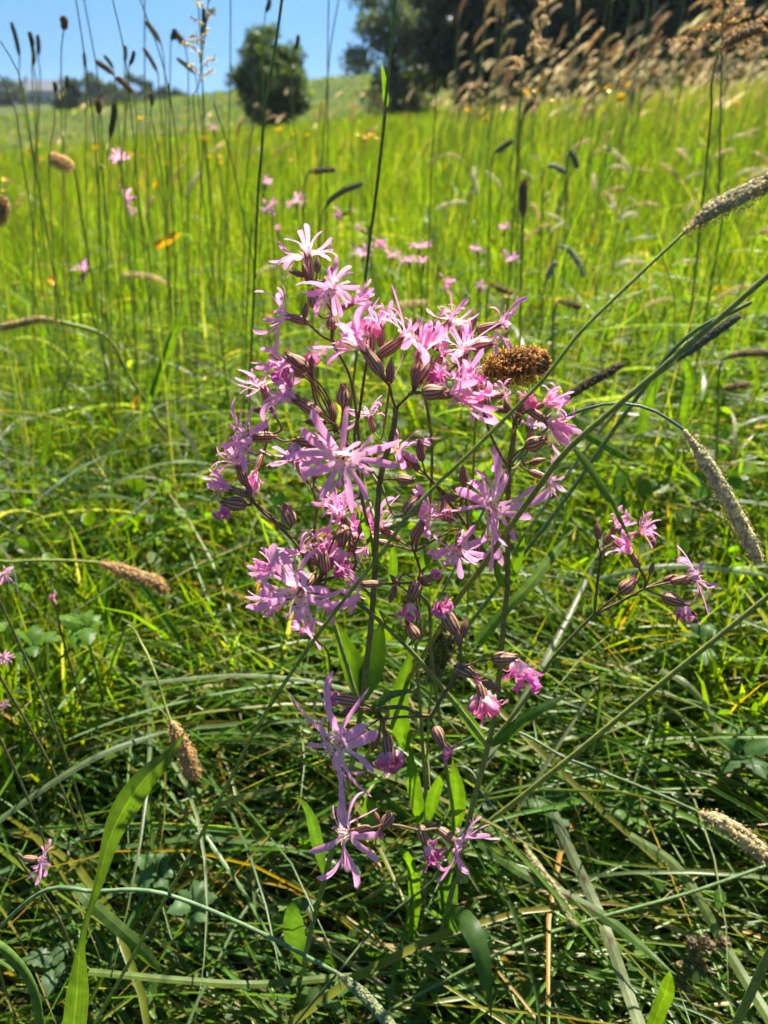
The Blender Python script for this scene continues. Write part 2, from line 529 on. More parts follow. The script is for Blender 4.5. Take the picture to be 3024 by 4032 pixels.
n5 = 1300
x, y, d = wedge(rng, n5, 0.3, 3.0, R(60))
z = ground(x, y) + mat_top(x, y) * rng.uniform(0.2, 1.15, n5)
lc = leaf_cards(rng, np.stack([x, y, z], 1), rng.uniform(0.006, 0.017, n5), pick(rng, np.array([[0.06, 0.13, 0.025], [0.09, 0.17, 0.02], [0.10, 0.17, 0.06]]), np.array([0.4, 0.4, 0.2]), n5))
n7 = 6500
x, y, d = wedge(rng, n7, 0.75, 4.0, R(55))
z = ground(x, y) + rng.uniform(0.08, 0.24, n7)
lc2 = leaf_cards(rng, np.stack([x, y, z], 1), rng.uniform(0.010, 0.026, n7), pick(rng, np.array([[0.10, 0.20, 0.015], [0.13, 0.22, 0.012], [0.16, 0.22, 0.09]]), np.array([0.45, 0.42, 0.13]), n7), 0.8)
stuff('ground_cover_leaves', 'small broad green leaves scattered through the grass', 'leaves', [lc, lc2], M_LEAF)

# ------------------------------------------------------------------ trees, hedge bushes and the house far behind
def tree(name, label, base_px, Y, crown, seed, trunk_h, trunk_r, colr, nleaf, leaf, cat='tree', group=None, nblob=26, low=0.08):
    """crown = (half width, height) in metres; the crown is made of clumps of leaves round the ends of the limbs"""
    rg = np.random.default_rng(seed)
    b = P(base_px, 430, Y); bx = float(b[0]); bz = float(ground(bx, Y))
    base = np.array([bx, Y, bz - 0.05])
    t = empty(name, base); tag(t, label, cat, group)
    hw, H = crown
    # clump centres inside an uneven egg
    cen = []
    while len(cen) < nblob:
        q = rg.uniform(-1, 1, 3)
        r2 = q[0] ** 2 + q[1] ** 2 + q[2] ** 2
        if 0.15 < r2 < (1.0 if q[2] > 0 else 1.35):
            z = low * H + (H * (1 - low)) * (q[2] * 0.5 + 0.5)
            tap = 1 - 0.45 * max(0, q[2]) ** 1.5 - 0.05 * max(0, -q[2])
            cen.append((q[0] * hw * 0.86 * tap, q[1] * hw * 0.86 * tap, z * 0.94))
    cen = np.array(cen)
    a = Acc()
    trunk = spline([(0, 0, 0), (0.03 * hw, 0.02, trunk_h * 0.5), (-0.02 * hw, 0, trunk_h), (0.02 * hw, 0, H * 0.8)], 12)
    V, F = tube(trunk, np.linspace(trunk_r, trunk_r * 0.18, 12), 8)
    a.add(V, F, (0.5, 0.5, 0.5))
    for c in cen[: max(8, nblob // 2)]:
        k = rg.uniform(0.25, 0.7)
        st = trunk[int(k * 11)]
        V, F = tube(spline([st, st * 0.45 + c * 0.55 + np.array([0, 0, 0.06 * H]), c], 6), np.linspace(trunk_r * 0.32, trunk_r * 0.06, 6), 5)
        a.add(V, F, (0.5, 0.5, 0.5))
    link('trunk', a.mesh('trunk'), M_BARK, t)
    rad = rg.uniform(0.20, 0.36, nblob) * hw
    w = rad ** 2; idx = rg.choice(nblob, nleaf, p=w / w.sum())
    q = unit(rg.normal(0, 1, (nleaf, 3))) * (rg.random(nleaf)[:, None] ** 0.42) * rad[idx][:, None] * np.array([1, 1, 0.8])
    pos = cen[idx] + q + rg.normal(0, 0.03 * hw, (nleaf, 3))
    pos[:, 2] = np.maximum(pos[:, 2], 0.1)
    shade = 1 + rg.normal(0, 0.14, nblob)
    cc = np.asarray(colr)[None] * shade[idx][:, None] * (1 + rg.normal(0, 0.15, (nleaf, 1)))
    V, F, C = leaf_cards(rg, pos, rg.uniform(0.7, 1.35, nleaf) * leaf, np.clip(cc, 0.005, 0.4), 0.9)
    link('crown', make_mesh('crown', V, F, C), M_TREE, t)
    return t


tree('field_tree', 'rounded dark green tree standing alone on the far slope', 1065, 50, (2.3, 5.5), 3, 1.3, 0.15, (0.085, 0.14, 0.035), 17000, 0.18, nblob=60, low=0.02)
tree('ash_tree', 'tall airy grey green tree between the lone rounded tree and the dark wood', 1545, 56, (3.4, 11.0), 14, 4.0, 0.24, (0.105, 0.15, 0.07), 13500, 0.21, nblob=64, low=-0.02)
wood = [(1905, 48, 3.6, 13, 'dark wood tree next to the airy grey green tree'),
        (2120, 44, 3.8, 14, 'dark wood tree second in from the airy grey green tree'),
        (2360, 46, 4.2, 15, 'dark wood tree third in from the airy grey green tree'),
        (2590, 41, 3.9, 13.5, 'dark wood tree behind the bronze nodding seed heads'),
        (2830, 43, 4.2, 15, 'dark wood tree behind the tall dock stalk'),
        (3080, 39, 4.0, 14, 'dark wood tree at the upper end of the meadow slope'),
        (2240, 56, 4.6, 16, 'dark wood tree hidden in the second row of the wood'),
        (2740, 55, 4.8, 16, 'broad dark tree filling the gap in the second row of the wood')]
for i, (px, Yt, hw, H, lab) in enumerate(wood):
    tree('wood_tree', lab, px, Yt, (hw * 1.12, H * .82), 40 + i, 3.0, 0.3, (0.032, 0.058, 0.022), 15000, 0.30, group='dark wood along the meadow', nblob=60, low=-0.03)
hedge = [(540, 150, 3.4, 5.2, 'round dark bush on the skyline in front of the far house'),
         (770, 190, 5.0, 8.2, 'dark hedge tree on the skyline beside the round bush'),
         (930, 195, 4.6, 7.6, 'second dark hedge tree on the skyline after the round bush'),
         (1060, 200, 4.6, 7.8, 'dark hedge tree on the skyline closest to the field slope'),
         (60, 235, 6.0, 6.0, 'low dark hedge tree beside the gable of the far house')]
for i, (px, Yt, hw, H, lab) in enumerate(hedge):
    px = {540: 290, 770: 395, 930: 470, 1060: 535, 60: 35}[px]
    tree('hedge_tree', lab, px, Yt, (hw, H), 70 + i, 1.0, 0.3, (0.04, 0.07, 0.035), 3600, 0.6, group='hedge trees on the skyline', nblob=20, low=0.0)
for i, (px, Yt, hw, H) in enumerate([(600, 240, 3.6, 6.0), (655, 245, 3.4, 5.4), (700, 235, 3.2, 5.0)]):
    tree('skyline_bush', 'small bush in the broken line on the far crest', px, Yt, (hw, H), 90 + i, 0.8, 0.2, (0.04, 0.07, 0.035), 1500, 0.7, group='bushes along the far crest', nblob=12, low=0.0)


def box(a, lo, hi, c):
    x0, y0, z0 = lo; x1, y1, z1 = hi
    V = [(x0, y0, z0), (x1, y0, z0), (x1, y1, z0), (x0, y1, z0), (x0, y0, z1), (x1, y0, z1), (x1, y1, z1), (x0, y1, z1)]
    F = [(0, 3, 2, 1), (4, 5, 6, 7), (0, 1, 5, 4), (1, 2, 6, 5), (2, 3, 7, 6), (3, 0, 4, 7)]
    a.add(V, F, c)


def house():
    Yh = 255.0
    c = P(175, 400, Yh)
    base = np.array([c[0], Yh, float(ground(c[0], Yh)) - 0.3])
    t = empty('farmhouse', base)
    tag(t, 'long pale house with a grey slate roof on the far hill', 'house')
    W, D, H, RH = 16.5, 7.0, 3.9, 2.6
    mw = plain_mat('render_wall', (0.42, 0.42, 0.40), 0.85, 0.06, 0.6)
    mr = plain_mat('slate_roof', (0.16, 0.17, 0.19), 0.6, 0.15, 1.5)
    mg = plain_mat('window_glass', (0.03, 0.035, 0.045), 0.1, 0.1, 1)
    mf = plain_mat('window_frame', (0.6, 0.6, 0.58), 0.5, 0.05, 1)
    a = Acc(); box(a, (-W / 2, 0, 0), (W / 2, D, H), (1, 1, 1))
    a.add([(-W / 2, 0, H), (-W / 2, D, H), (-W / 2, D / 2, H + RH - .15)], [(0, 2, 1)], (1, 1, 1))
    a.add([(W / 2, 0, H), (W / 2, D, H), (W / 2, D / 2, H + RH - .15)], [(0, 1, 2)], (1, 1, 1))
    me = a.mesh('wall'); me.polygons.foreach_set('use_smooth', np.zeros(len(me.polygons), bool)); link('wall', me, mw, t)
    e = 0.4
    V = [(-W / 2 - e, -e, H - .25), (W / 2 + e, -e, H - .25), (W / 2 + e, D / 2, H + RH), (-W / 2 - e, D / 2, H + RH), (W / 2 + e, D + e, H - .25), (-W / 2 - e, D + e, H - .25)]
    V2 = [(p[0], p[1], p[2] + .18) for p in V]
    F = [(0, 1, 2, 3), (3, 2, 4, 5), (9, 8, 7, 6), (11, 10, 8, 9), (0, 6, 7, 1), (4, 10, 11, 5), (1, 7, 8, 2), (2, 8, 10, 4), (3, 9, 6, 0), (5, 11, 9, 3)]
    me = make_mesh('roof', V + V2, F, smooth=False); roof = link('roof', me, mr, t)
    for cx in (-5.5, 4.8):
        a = Acc(); box(a, (cx - .4, D / 2 - .4, H + RH - .6), (cx + .4, D / 2 + .4, H + RH + 1.0), (1, 1, 1)); box(a, (cx - .48, D / 2 - .48, H + RH + 1.002), (cx + .48, D / 2 + .48, H + RH + 1.15), (1, 1, 1))
        me = a.mesh('chimney'); me.polygons.foreach_set('use_smooth', np.zeros(len(me.polygons), bool)); link('chimney', me, mw, roof)
    for k, cx in enumerate((-6.3, -3.9, -1.4, 1.4, 3.9, 6.3)):
        door = k == 3
        z0, z1, hw = (0.3, 2.5, .55) if door else (1.2, 2.7, .75)
        a = Acc()
        for lo, hi in (((cx - hw, -.06, z0), (cx + hw, .05, z0 + .1)), ((cx - hw, -.06, z1 - .1), (cx + hw, .05, z1)), ((cx - hw, -.06, z0 + .1), (cx - hw + .1, .05, z1 - .1)), ((cx + hw - .1, -.06, z0 + .1), (cx + hw, .05, z1 - .1))):
            box(a, lo, hi, (1, 1, 1))
        me = a.mesh('frame'); me.polygons.foreach_set('use_smooth', np.zeros(len(me.polygons), bool))
        f = link('door' if door else 'window', me, mf, t)
        a = Acc(); box(a, (cx - hw + .1, -.02, z0 + .1), (cx + hw - .1, .04, z1 - .1), (1, 1, 1))
        me = a.mesh('pane'); me.polygons.foreach_set('use_smooth', np.zeros(len(me.polygons), bool)); link('pane', me, mg, f)


house()
# ------------------------------------------------------------------ flower pieces (unit size, shared between flowers)
PINK = np.array([0.90, 0.40, 0.66]); CLAW = np.array([0.90, 0.78, 0.76]); MAGENTA = np.array([0.70, 0.16, 0.46]); HOT = np.array([0.88, 0.28, 0.52])


def petal_mesh(seed, mode):
    """one petal cut into four ribbons; grows along +X from the mouth, the flower's axis is +Z; unit = flower radius"""
    g = np.random.default_rng(seed)
    a = Acc()
    ncl, nl = 4, 10
    wilt = mode == 'wilt'
    base_el = {'open': 62, 'half': 82, 'wilt': 35, 'back': 75}[mode]
    end_el = {'open': g.uniform(-4, 22), 'half': g.uniform(38, 62), 'wilt': g.uniform(-20, 20), 'back': g.uniform(-30, -8)}[mode]
    # claw
    V = []; C = []
    pos = np.array([0.045, 0, -0.02]); el = base_el
    clen = 0.27 * g.uniform(0.9, 1.1)
    u = np.linspace(-1, 1, 9)
    for i in range(ncl + 1):
        s = i / ncl
        w = 0.045 + 0.10 * s ** 1.4
        el = base_el + (end_el - base_el) * s ** 0.8
        V.append(np.stack([np.full(9, pos[0]), u * w, pos[2] + 0.25 * w * u ** 2 * (1 - s)], 1))
        C.append(np.tile(CLAW * (1 - s) + (CLAW * 0.3 + PINK * 0.7) * s, (9, 1)))
        pos = pos + np.array([math.cos(R(el)), 0, math.sin(R(el))]) * clen / ncl
    V = np.vstack(V); C = np.vstack(C)
    F = []
    for i in range(ncl):
        for j in range(8):
            F.append((i * 9 + j, i * 9 + j + 1, (i + 1) * 9 + j + 1, (i + 1) * 9 + j))
    top = ncl * 9
    Vl = [V]; Cl = [C]; n = len(V)
    lens = np.array([0.46, 0.74, 0.74, 0.46]) * g.uniform(0.82, 1.16, 4)
    wid = np.array([0.055, 0.114, 0.114, 0.055]) * g.uniform(0.85, 1.2, 4)
    phi = np.array([-52, -19, 19, 52]) * g.uniform(0.7, 1.15, 4) + g.normal(0, 4, 4)
    for k in range(4):
        b = [top + 2 * k, top + 2 * k + 1, top + 2 * k + 2]
        c = V[b[1]].copy()
        ph = R(phi[k]) * 0.6
        e = R(end_el) + R(g.normal(0, 15))
        big = 1.0 if mode != 'half' else 1.7
        curl = R(g.normal(-10, 36)) * big
        if g.random() < 0.22: curl += R(g.choice([-95, 80]))
        if k in (0, 3): curl *= 1.4
        if wilt: curl = R(g.normal(0, 120))
        bend = R(g.normal(0, 16)); tw = R(g.normal(0, 35)) * (3 if wilt else 1)
        dphi = R(phi[k]) * 0.5 + bend
        prev = b
        ds = lens[k] * (0.75 if wilt else 1) / nl
        for i in range(1, nl + 1):
            s = i / nl
            ee = e + curl * s ** 1.8 + (R(g.normal(0, 28)) if wilt else 0)
            pp = ph + dphi * s + (R(g.normal(0, 20)) if wilt else 0)
            d = np.array([math.cos(ee) * math.cos(pp), math.cos(ee) * math.sin(pp), math.sin(ee)])
            c = c + d * ds
            sd0 = np.array([-math.sin(pp), math.cos(pp), 0])
            up = np.cross(d, sd0)
            sdv = sd0 * math.cos(tw * s) + up * math.sin(tw * s)
            upv = np.cross(d, sdv)
            w = wid[k] * (0.72 + 0.5 * min(1, s * 1.6)) * (1 if s < 0.8 else math.sqrt(max(0.03, 1 - ((s - 0.8) / 0.205) ** 2)))
            if wilt: w *= g.uniform(0.6, 1.2)
            rows = np.stack([c - sdv * w / 2, c - upv * w * 0.16, c + sdv * w / 2])
            Vl.append(rows)
            cc = (MAGENTA if wilt else PINK) * g.uniform(0.94, 1.05)
            s2 = min(1, s * 3)
            Cl.append(np.tile((CLAW * 0.3 + PINK * 0.7) * (1 - s2) + cc * s2, (3, 1)))
            cur = [n, n + 1, n + 2]; n += 3
            F.append((prev[0], prev[1], cur[1], cur[0])); F.append((prev[1], prev[2], cur[2], cur[1]))
            prev = cur
    return make_mesh('petal', np.vstack(Vl), np.array(F), np.vstack(Cl))


def bud_petal_mesh(seed):
    g = np.random.default_rng(seed)
    nu, nv = 9, 11
    V = []; C = []
    ph = g.uniform(0, 6, 4)
    for i in range(nu):
        s = i / (nu - 1)
        for j in range(nv):
            t = (j / (nv - 1) - 0.5)
            th = t * 2.1
            r = 0.16 + 0.42 * math.sin(math.pi * (0.12 + 0.74 * s)) + 0.13 * math.sin(9 * t + ph[0] + 5 * s) + 0.10 * math.sin(19 * t + ph[1] - 6 * s)
            z = 0.85 * s + 0.16 * math.sin(11 * t + ph[2]) * s
            if s > 0.8: r *= 0.55 + 0.2 * math.sin(12 * t + ph[3])
            V.append((r * math.cos(th), r * math.sin(th), z))
            C.append(CLAW * (1 - min(1, s * 2.2)) + HOT * min(1, s * 2.2) * (0.9 + 0.15 * math.sin(10 * t + ph[1])))
    i = np.arange(nu - 1)[:, None] * nv; j = np.arange(nv - 1)[None]
    F = np.stack([i + j, i + j + 1, i + nv + j + 1, i + nv + j], -1).reshape(-1, 4)
    return make_mesh('petal', np.array(V), F, np.array(C))


MAROON = np.array([0.14, 0.035, 0.025]); PALE = np.array([0.60, 0.37, 0.22])


def calyx_mesh(kind, seed=0):
    """ribbed ten-striped cup from z=0 (stalk) to z=1 (rim) plus five teeth; bud closes to a point"""
    g = np.random.default_rng(seed)
    n = 40
    prof = {'flower': [(0, .05), (.03, .13), (.12, .20), (.3, .25), (.5, .265), (.7, .25), (.86, .215), (1.0, .20)],
            'spent': [(0, .05), (.03, .17), (.12, .29), (.3, .38), (.5, .39), (.7, .34), (.86, .26), (1.0, .22)],
            'bud': [(0, .05), (.03, .11), (.12, .18), (.3, .235), (.48, .245), (.66, .20), (.8, .13), (.9, .07), (1.0, .015)]}[kind]
    th = np.arange(n) * 2 * math.pi / n
    V = []; C = []
    mix = 0.5 + 0.5 * np.cos(10 * th)
    for z, r in prof:
        rib = r * (1 + 0.05 * np.cos(10 * th))
        V.append(np.stack([rib * np.cos(th), rib * np.sin(th), np.full(n, z)], 1))
        m = np.clip(mix * 1.5 - 0.15 + (0.55 if z < 0.06 else 0) + (0.25 if (kind == 'bud') else 0) + max(0, z - 0.8) * 1.6, 0, 1)[:, None]
        C.append(MAROON * m + PALE * (1 - m) * (1.0 if kind != 'bud' else 0.85))
    V = np.vstack(V); C = np.vstack(C)
    k = len(prof)
    i = np.arange(k - 1)[:, None] * n; j = np.arange(n)[None]; j2 = (j + 1) % n
    F = [tuple(f) for f in np.stack([i + j, i + j2, i + n + j2, i + n + j], -1).reshape(-1, 4).tolist()]
    V = V.tolist(); C = C.tolist()
    if kind != 'bud':
        top = (k - 1) * n; r = prof[-1][1]
        for q in range(5):
            mid = th[(q * 8 + 4) % n]
            out = r * (1.25 if kind == 'flower' else 1.0) + g.normal(0, .03)
            V.append([out * math.cos(mid), out * math.sin(mid), 1.27 + g.normal(0, .04)]); C.append((MAROON * 0.9).tolist())
            for s in range(8):
                F.append((top + q * 8 + s, top + (q * 8 + s + 1) % n, len(V) - 1))
    return make_mesh('calyx', np.array(V), F, np.array(C))


def stamen_mesh(seed):
    g = np.random.default_rng(seed)
    a = Acc()
    for k in range(14):
        an = g.uniform(0, 6.28); o = g.uniform(0.05, 0.22); h = g.uniform(0.1, 0.34)
        c = spline([(0.03 * math.cos(an), 0.03 * math.sin(an), -0.05), (o * .5 * math.cos(an), o * .5 * math.sin(an), h * .7), (o * math.cos(an), o * math.sin(an), h)], 5)
        V, F = tube(c, 0.007, 4); a.add(V, F, (0.75, 0.66, 0.62))
        e = c[-1]
        V, F = tube(np.array([e - [0.03, 0, 0], e, e + [0.03, 0, 0.01]]), np.array([0.004, 0.016, 0.004]), 5); a.add(V, F, (0.30, 0.32, 0.10) if k % 3 else (0.22, 0.12, 0.10))
    for k in range(10):       # the small two-toothed scales in the throat
        an = 6.283 * k / 10 + g.normal(0, .1)
        c = np.array([(0.08 * math.cos(an), 0.08 * math.sin(an), 0.02), (0.14 * math.cos(an), 0.14 * math.sin(an), 0.13), (0.2 * math.cos(an), 0.2 * math.sin(an), 0.17)])
        V, F = tube(c, np.array([0.012, 0.012, 0.002]), 4); a.add(V, F, (0.85, 0.70, 0.80))
    t = np.linspace(0, 6.283, 11)[:-1]
    V = np.vstack([np.stack([0.10 * np.cos(t), 0.10 * np.sin(t), np.full(10, -0.03)], 1), [[0, 0, -0.12]]])
    a.add(V, [(i, (i + 1) % 10, 10) for i in range(10)], (0.14, 0.17, 0.05))
    return a.mesh('stamen_cluster')


def tuft_mesh(seed):
    """shrivelled petal remains on top of a spent calyx"""
    g = np.random.default_rng(seed); a = Acc()
    for k in range(16):
        p = np.array([g.normal(0, .1), g.normal(0, .1), .95]); pts = [p]
        d = unit(np.array([g.normal(0, .6), g.normal(0, .6), 1.0]))
        for i in range(5):
            d = unit(d + g.normal(0, .55, 3) + np.array([0, 0, -.12])); p = p + d * 0.085; pts.append(p)
        c = spline(pts, 10)
        s = unit(np.cross(np.gradient(c, axis=0), g.normal(0, 1, 3)))
        V, F = ribbon(c, np.full(10, g.uniform(.03, .08)), s, 2)
        a.add(V, F, np.array([[0.20, 0.05, 0.14], [0.33, 0.20, 0.14], [0.42, 0.14, 0.34]])[k % 3] * g.uniform(.7, 1.2))
    return a.mesh('withered_petals')


PET = {m: [petal_mesh(100 * i + 7 + len(m), m) for i in range(12)] for m in ('open', 'half', 'wilt', 'back')}
BUDPET = [bud_petal_mesh(500 + i) for i in range(6)]
MAGENTA = HOT * np.array([1, 1.15, 1.05])
HOTPET = [petal_mesh(900 + 13 * i, 'wilt') for i in range(8)]
CAL = {k: [calyx_mesh(k, s) for s in range(3)] for k in ('flower', 'spent', 'bud')}
STAM = [stamen_mesh(i) for i in range(4)]
TUFT = [tuft_mesh(i) for i in range(4)]
for m in PET.values():
    for q in m: q.materials.append(M_PETAL)
for q in BUDPET + TUFT + HOTPET: q.materials.append(M_PETAL)
for m in CAL.values():
    for q in m: q.materials.append(M_CALYX)
for q in STAM: q.materials.append(M_SEED)


def axis_of(ang, toward):
    q = math.sqrt(max(0, 1 - toward ** 2))
    return unit(RIGHT * math.cos(R(ang)) * q + UP * math.sin(R(ang)) * q - FWD * toward)


def frame_z(axis, roll, loc, sc=1.0):
    z = Vector(axis); x = z.orthogonal().normalized(); y = z.cross(x)
    m = Matrix((x, y, z)).transposed().to_4x4() @ Matrix.Rotation(roll, 4, 'Z')
    return Matrix.Translation(Vector([float(v) for v in loc])) @ m @ Matrix.Diagonal((sc, sc, sc, 1))


class Plant:
    def __init__(s, name, base, label, cat, group=None, seed=0):
        s.base = np.asarray(base, float)
        s.o = empty(name, base); tag(s.o, label, cat, group)
        s.g = np.random.default_rng(seed)
        s.off = Matrix.Translation(-Vector([float(v) for v in base]))

    def stem(s, pts, r, colr=None, name='stem', sides=8, end=None):
        c = spline(pts, max(8, min(60, int(6 + np.linalg.norm(np.diff(np.asarray(pts), axis=0), axis=1).sum() / 0.006))))
        rad = np.interp(np.linspace(0, 1, len(c)), np.linspace(0, 1, len(np.atleast_1d(r))), np.atleast_1d(r)) if np.ndim(r) else np.full(len(c), r)
        V, F = tube(c, rad, sides)
        colr = np.asarray(colr if colr is not None else (0.09, 0.12, 0.035), float)
        end = colr if end is None else np.asarray(end, float)
        t = np.repeat(np.linspace(0, 1, len(c)), sides)[:, None]
        C = colr * (1 - t) + end * t
        return link(name, make_mesh(name, V - s.base, F, C), M_STEM, s.o)

    def part(s, name, me, M):
        o = link(name, me, None, s.o)
        o.matrix_local = s.off @ M
        return o

    def flower(s, loc, axis, diam, mode='open', cal=0.0125, hang=None):
        """petals, calyx and stamens round one mouth; returns the point where its stalk joins"""
        g = s.g
        f = empty('flower', (0, 0, 0), s.o)
        M = frame_z(axis, g.uniform(0, 6.28), loc)
        f.matrix_local = s.off @ M
        rad = diam / 2
        if hang is None:
            for k in range(5):
                o = link('petal', PET[mode][g.integers(12)], None, f)
                o.matrix_local = Matrix.Rotation(2 * math.pi * k / 5 + g.normal(0, .14), 4, 'Z') @ Matrix.Rotation(g.normal(-.08, .28), 4, 'Y') @ Matrix.Scale(rad * g.uniform(.9, 1.08), 4)
        else:
            hv = Vector(M.inverted().to_3x3() @ Vector([float(v) for v in hang]))
            for k in range(5):
                d = Vector(hv).normalized() + Vector(g.normal(0, .33, 3).tolist()); d.normalize()
                y = d.orthogonal().normalized(); z = d.cross(y)
                m = Matrix((d, y, z)).transposed().to_4x4() @ Matrix.Rotation(g.uniform(0, 6.28), 4, 'X')
                o = link('petal', PET['wilt'][g.integers(12)], None, f)
                o.matrix_local = m @ Matrix.Scale(hv.length * g.uniform(.8, 1.15), 4)
        o = link('calyx', CAL['flower' if hang is None else 'spent'][g.integers(3)], None, f)
        o.matrix_local = Matrix.Translation((0, 0, -cal * 1.06)) @ Matrix.Diagonal((cal * .85, cal * .85, cal, 1))
        if hang is None:
            o = link('stamen_cluster', STAM[g.integers(4)], None, f)
            o.matrix_local = Matrix.Scale(rad * 0.95, 4)
        return np.asarray(loc) - axis * cal * 1.06

    def pinkbud(s, loc, axis, cal, pink):
        g = s.g
        f = empty('opening_flower', (0, 0, 0), s.o)
        f.matrix_local = s.off @ frame_z(axis, g.uniform(0, 6.28), loc)
        for k in range(3):
            o = link('petal', BUDPET[g.integers(6)], None, f)
            o.matrix_local = Matrix.Rotation(2 * math.pi * k / 3 + g.normal(0, .3), 4, 'Z') @ Matrix.Rotation(g.normal(0, .15), 4, 'Y') @ Matrix.Translation((0, 0, -pink * .3)) @ Matrix.Scale(pink * g.uniform(.55, .85), 4)
        for k in range(4):
            o = link('petal', HOTPET[g.integers(8)], None, f)
            o.matrix_local = Matrix.Rotation(2 * math.pi * k / 4 + g.normal(0, .3), 4, 'Z') @ Matrix.Rotation(-R(g.uniform(30, 60)), 4, 'Y') @ Matrix.Rotation(g.uniform(0, 6.28), 4, 'X') @ Matrix.Scale(pink * g.uniform(.75, 1.05), 4)
        o = link('calyx', CAL['flower'][g.integers(3)], None, f)
        o.matrix_local = Matrix.Translation((0, 0, -cal)) @ Matrix.Diagonal((cal * .95, cal * .95, cal, 1))
        return np.asarray(loc) - axis * cal

    def bud(s, loc, axis, ln):
        M = frame_z(axis, s.g.uniform(0, 6.28), np.asarray(loc) - axis * ln / 2) @ Matrix.Diagonal((ln * .78, ln * .78, ln, 1))
        s.part('bud', CAL['bud'][s.g.integers(3)], M)
        return np.asarray(loc) - axis * ln / 2

    def spent(s, loc, axis, ln):
        b = np.asarray(loc) - axis * ln / 2
        M = frame_z(axis, s.g.uniform(0, 6.28), b)
        o = s.part('seed_capsule', CAL['spent'][s.g.integers(3)], M @ Matrix.Scale(ln, 4))
        t = link('withered_petals', TUFT[s.g.integers(4)], None, o)
        return b

    def leaf(s, pts, wid, colr=(0.085, 0.15, 0.02), roll=0.0, fold=0.12, name='leaf', twist=0.0):
        c = spline(pts, 14)
        T = unit(np.gradient(c, axis=0))
        view = unit(CAMP - c)
        side = unit(np.cross(T, view))
        nrm = np.cross(side, T)
        t = np.linspace(0, 1, 14)
        ro = (roll + twist * t)[:, None]
        side = side * np.cos(ro) + nrm * np.sin(ro)
        w = wid * np.minimum(1, 0.35 + 2.4 * t) * np.maximum(0.02, 1 - t ** 3.2)
        V, F = ribbon(c, w, side, 5, fold)
        V = V + (np.sin(np.arange(len(V)) * 2.3) * 0.02 * wid)[:, None] * 0.5
        C = np.tile(np.asarray(colr, float), (len(V), 1)).reshape(14, 5, 3)
        C[:, 2] *= 1.25
        C[12:] = C[12:] * 0.6 + np.array([0.10, 0.05, 0.02]) * 0.4
        return link(name, make_mesh(name, V - s.base, F, C.reshape(-1, 3)), M_LEAF, s.o)


# ------------------------------------------------------------------ the ragged pink plant in front
gbase = P(1420, 3960, YP); gbase[2] = float(ground(gbase[0], gbase[1])) - 0.01
RR = Plant('ragged_pink_plant', gbase, 'branching plant with many ragged pink flowers and striped maroon buds', 'flowering plant', seed=5)


def PP(px, py, dy=0.0): return P(px, py, YP + dy)


NODE = {}


def node(k, px, py, dy=0.0):
    NODE[k] = PP(px, py, dy); return NODE[k]


GREEN = (0.25, 0.33, 0.075); PURP = (0.17, 0.10, 0.06)
# main stems, listed from the ground up
S = {
 'A': [(1125, 4070, .00), (1203, 3770, .0), (1284, 3440, .0), (1345, 3200, .0), (1395, 2960, .0), (1432, 2710, .0), (1464, 2423, .0), (1478, 2197, .0), (1496, 1895, .0), (1546, 1709, .0), (1559, 1606, .0)],
 'B': [(1640, 4080, .02), (1690, 3850, .02), (1748, 3640, .02), (1800, 3420, .02), (1858, 3183, .02), (1921, 2939, .02), (1954, 2754, .02), (1974, 2562, .02), (1986, 2417, .02), (1998, 2312, .02), (1999, 2100, .02), (2003, 1850, .02), (2018, 1760, .02), (2026, 1671, .02)],
 'D': [(1700, 3900, .04), (1760, 3600, .04), (1785, 3250, .04), (1760, 3050, .04), (1735, 2850, .04), (1704, 2634, .03), (1694, 2489, .03), (1689, 2385, .02), (1636, 2325, .01)],
 'G': [(1640, 3950, .05), (1668, 3600, .05), (1678, 3200, .05), (1668, 3000, .05), (1652, 2750, .05), (1638, 2500, .05), (1690, 2000, .06), (1700, 1750, .06), (1672, 1545, .05)],
 'F': [(1921, 2939, .02), (1771, 2745, .0), (1593, 2537, -.01), (1400, 2369, -.01), (1290, 2318, -.01), (1232, 2300, -.01)],
 'E': [(1418, 2790, .0), (1342, 2541, .01), (1300, 2414, .015), (1266, 2340, .015), (1228, 2220, .02), (1235, 2100, .02), (1247, 1990, .02), (1226, 1911, .02)],
 'A1': [(1478, 2200, .0), (1424, 1953, .01), (1396, 1725, .01), (1414, 1630, .01), (1436, 1470, .01), (1452, 1380, .01)],
 'A2': [(1478, 2050, .0), (1430, 1880, .03), (1405, 1640, .03), (1383, 1500, .03), (1350, 1420, .03), (1309, 1343, .03), (1318, 1250, .03)],
 'A3': [(1490, 1905, .0), (1440, 1830, .01), (1360, 1740, .015), (1323, 1688, .015)],
 'C': [(1925, 2930, .02), (1988, 2859, .02), (2076, 2744, .01), (2171, 2601, .0), (2239, 2520, .0), (2340, 2418, .0)],
 'B2': [(1998, 2306, .02), (1940, 2220, .02), (1897, 2156, .02), (1838, 2072, .02), (1775, 1983, .02), (1684, 1875, .02)],
 'H': [(1426, 2800, .0), (1500, 2790, -.03), (1593, 2786, -.035), (1689, 2822, -.035), (1740, 2745, -.04), (1805, 2653, -.04), (1817, 2629, -.04)],
 'K': [(1785, 3300, .04), (1740, 3262, -.01), (1656, 3270, -.02), (1580, 3252, -.02), (1516, 3245, -.02)],
 'B3': [(2003, 1850, .02), (1952, 1755, .0), (1924, 1690, .0), (1906, 1620, .0)],
 'L': [(1275, 2345, .015), (1190, 2180, .0), (1125, 2098, .0), (1019, 2000, .0), (988, 1962, .0)],
 'B4': [(1672, 1545, .05), (1760, 1470, .06), (1830, 1405, .06)],
 'A4': [(1323, 1688, .015), (1200, 1720, .02), (1125, 1738, .02), (1062, 1713, .02)],
}
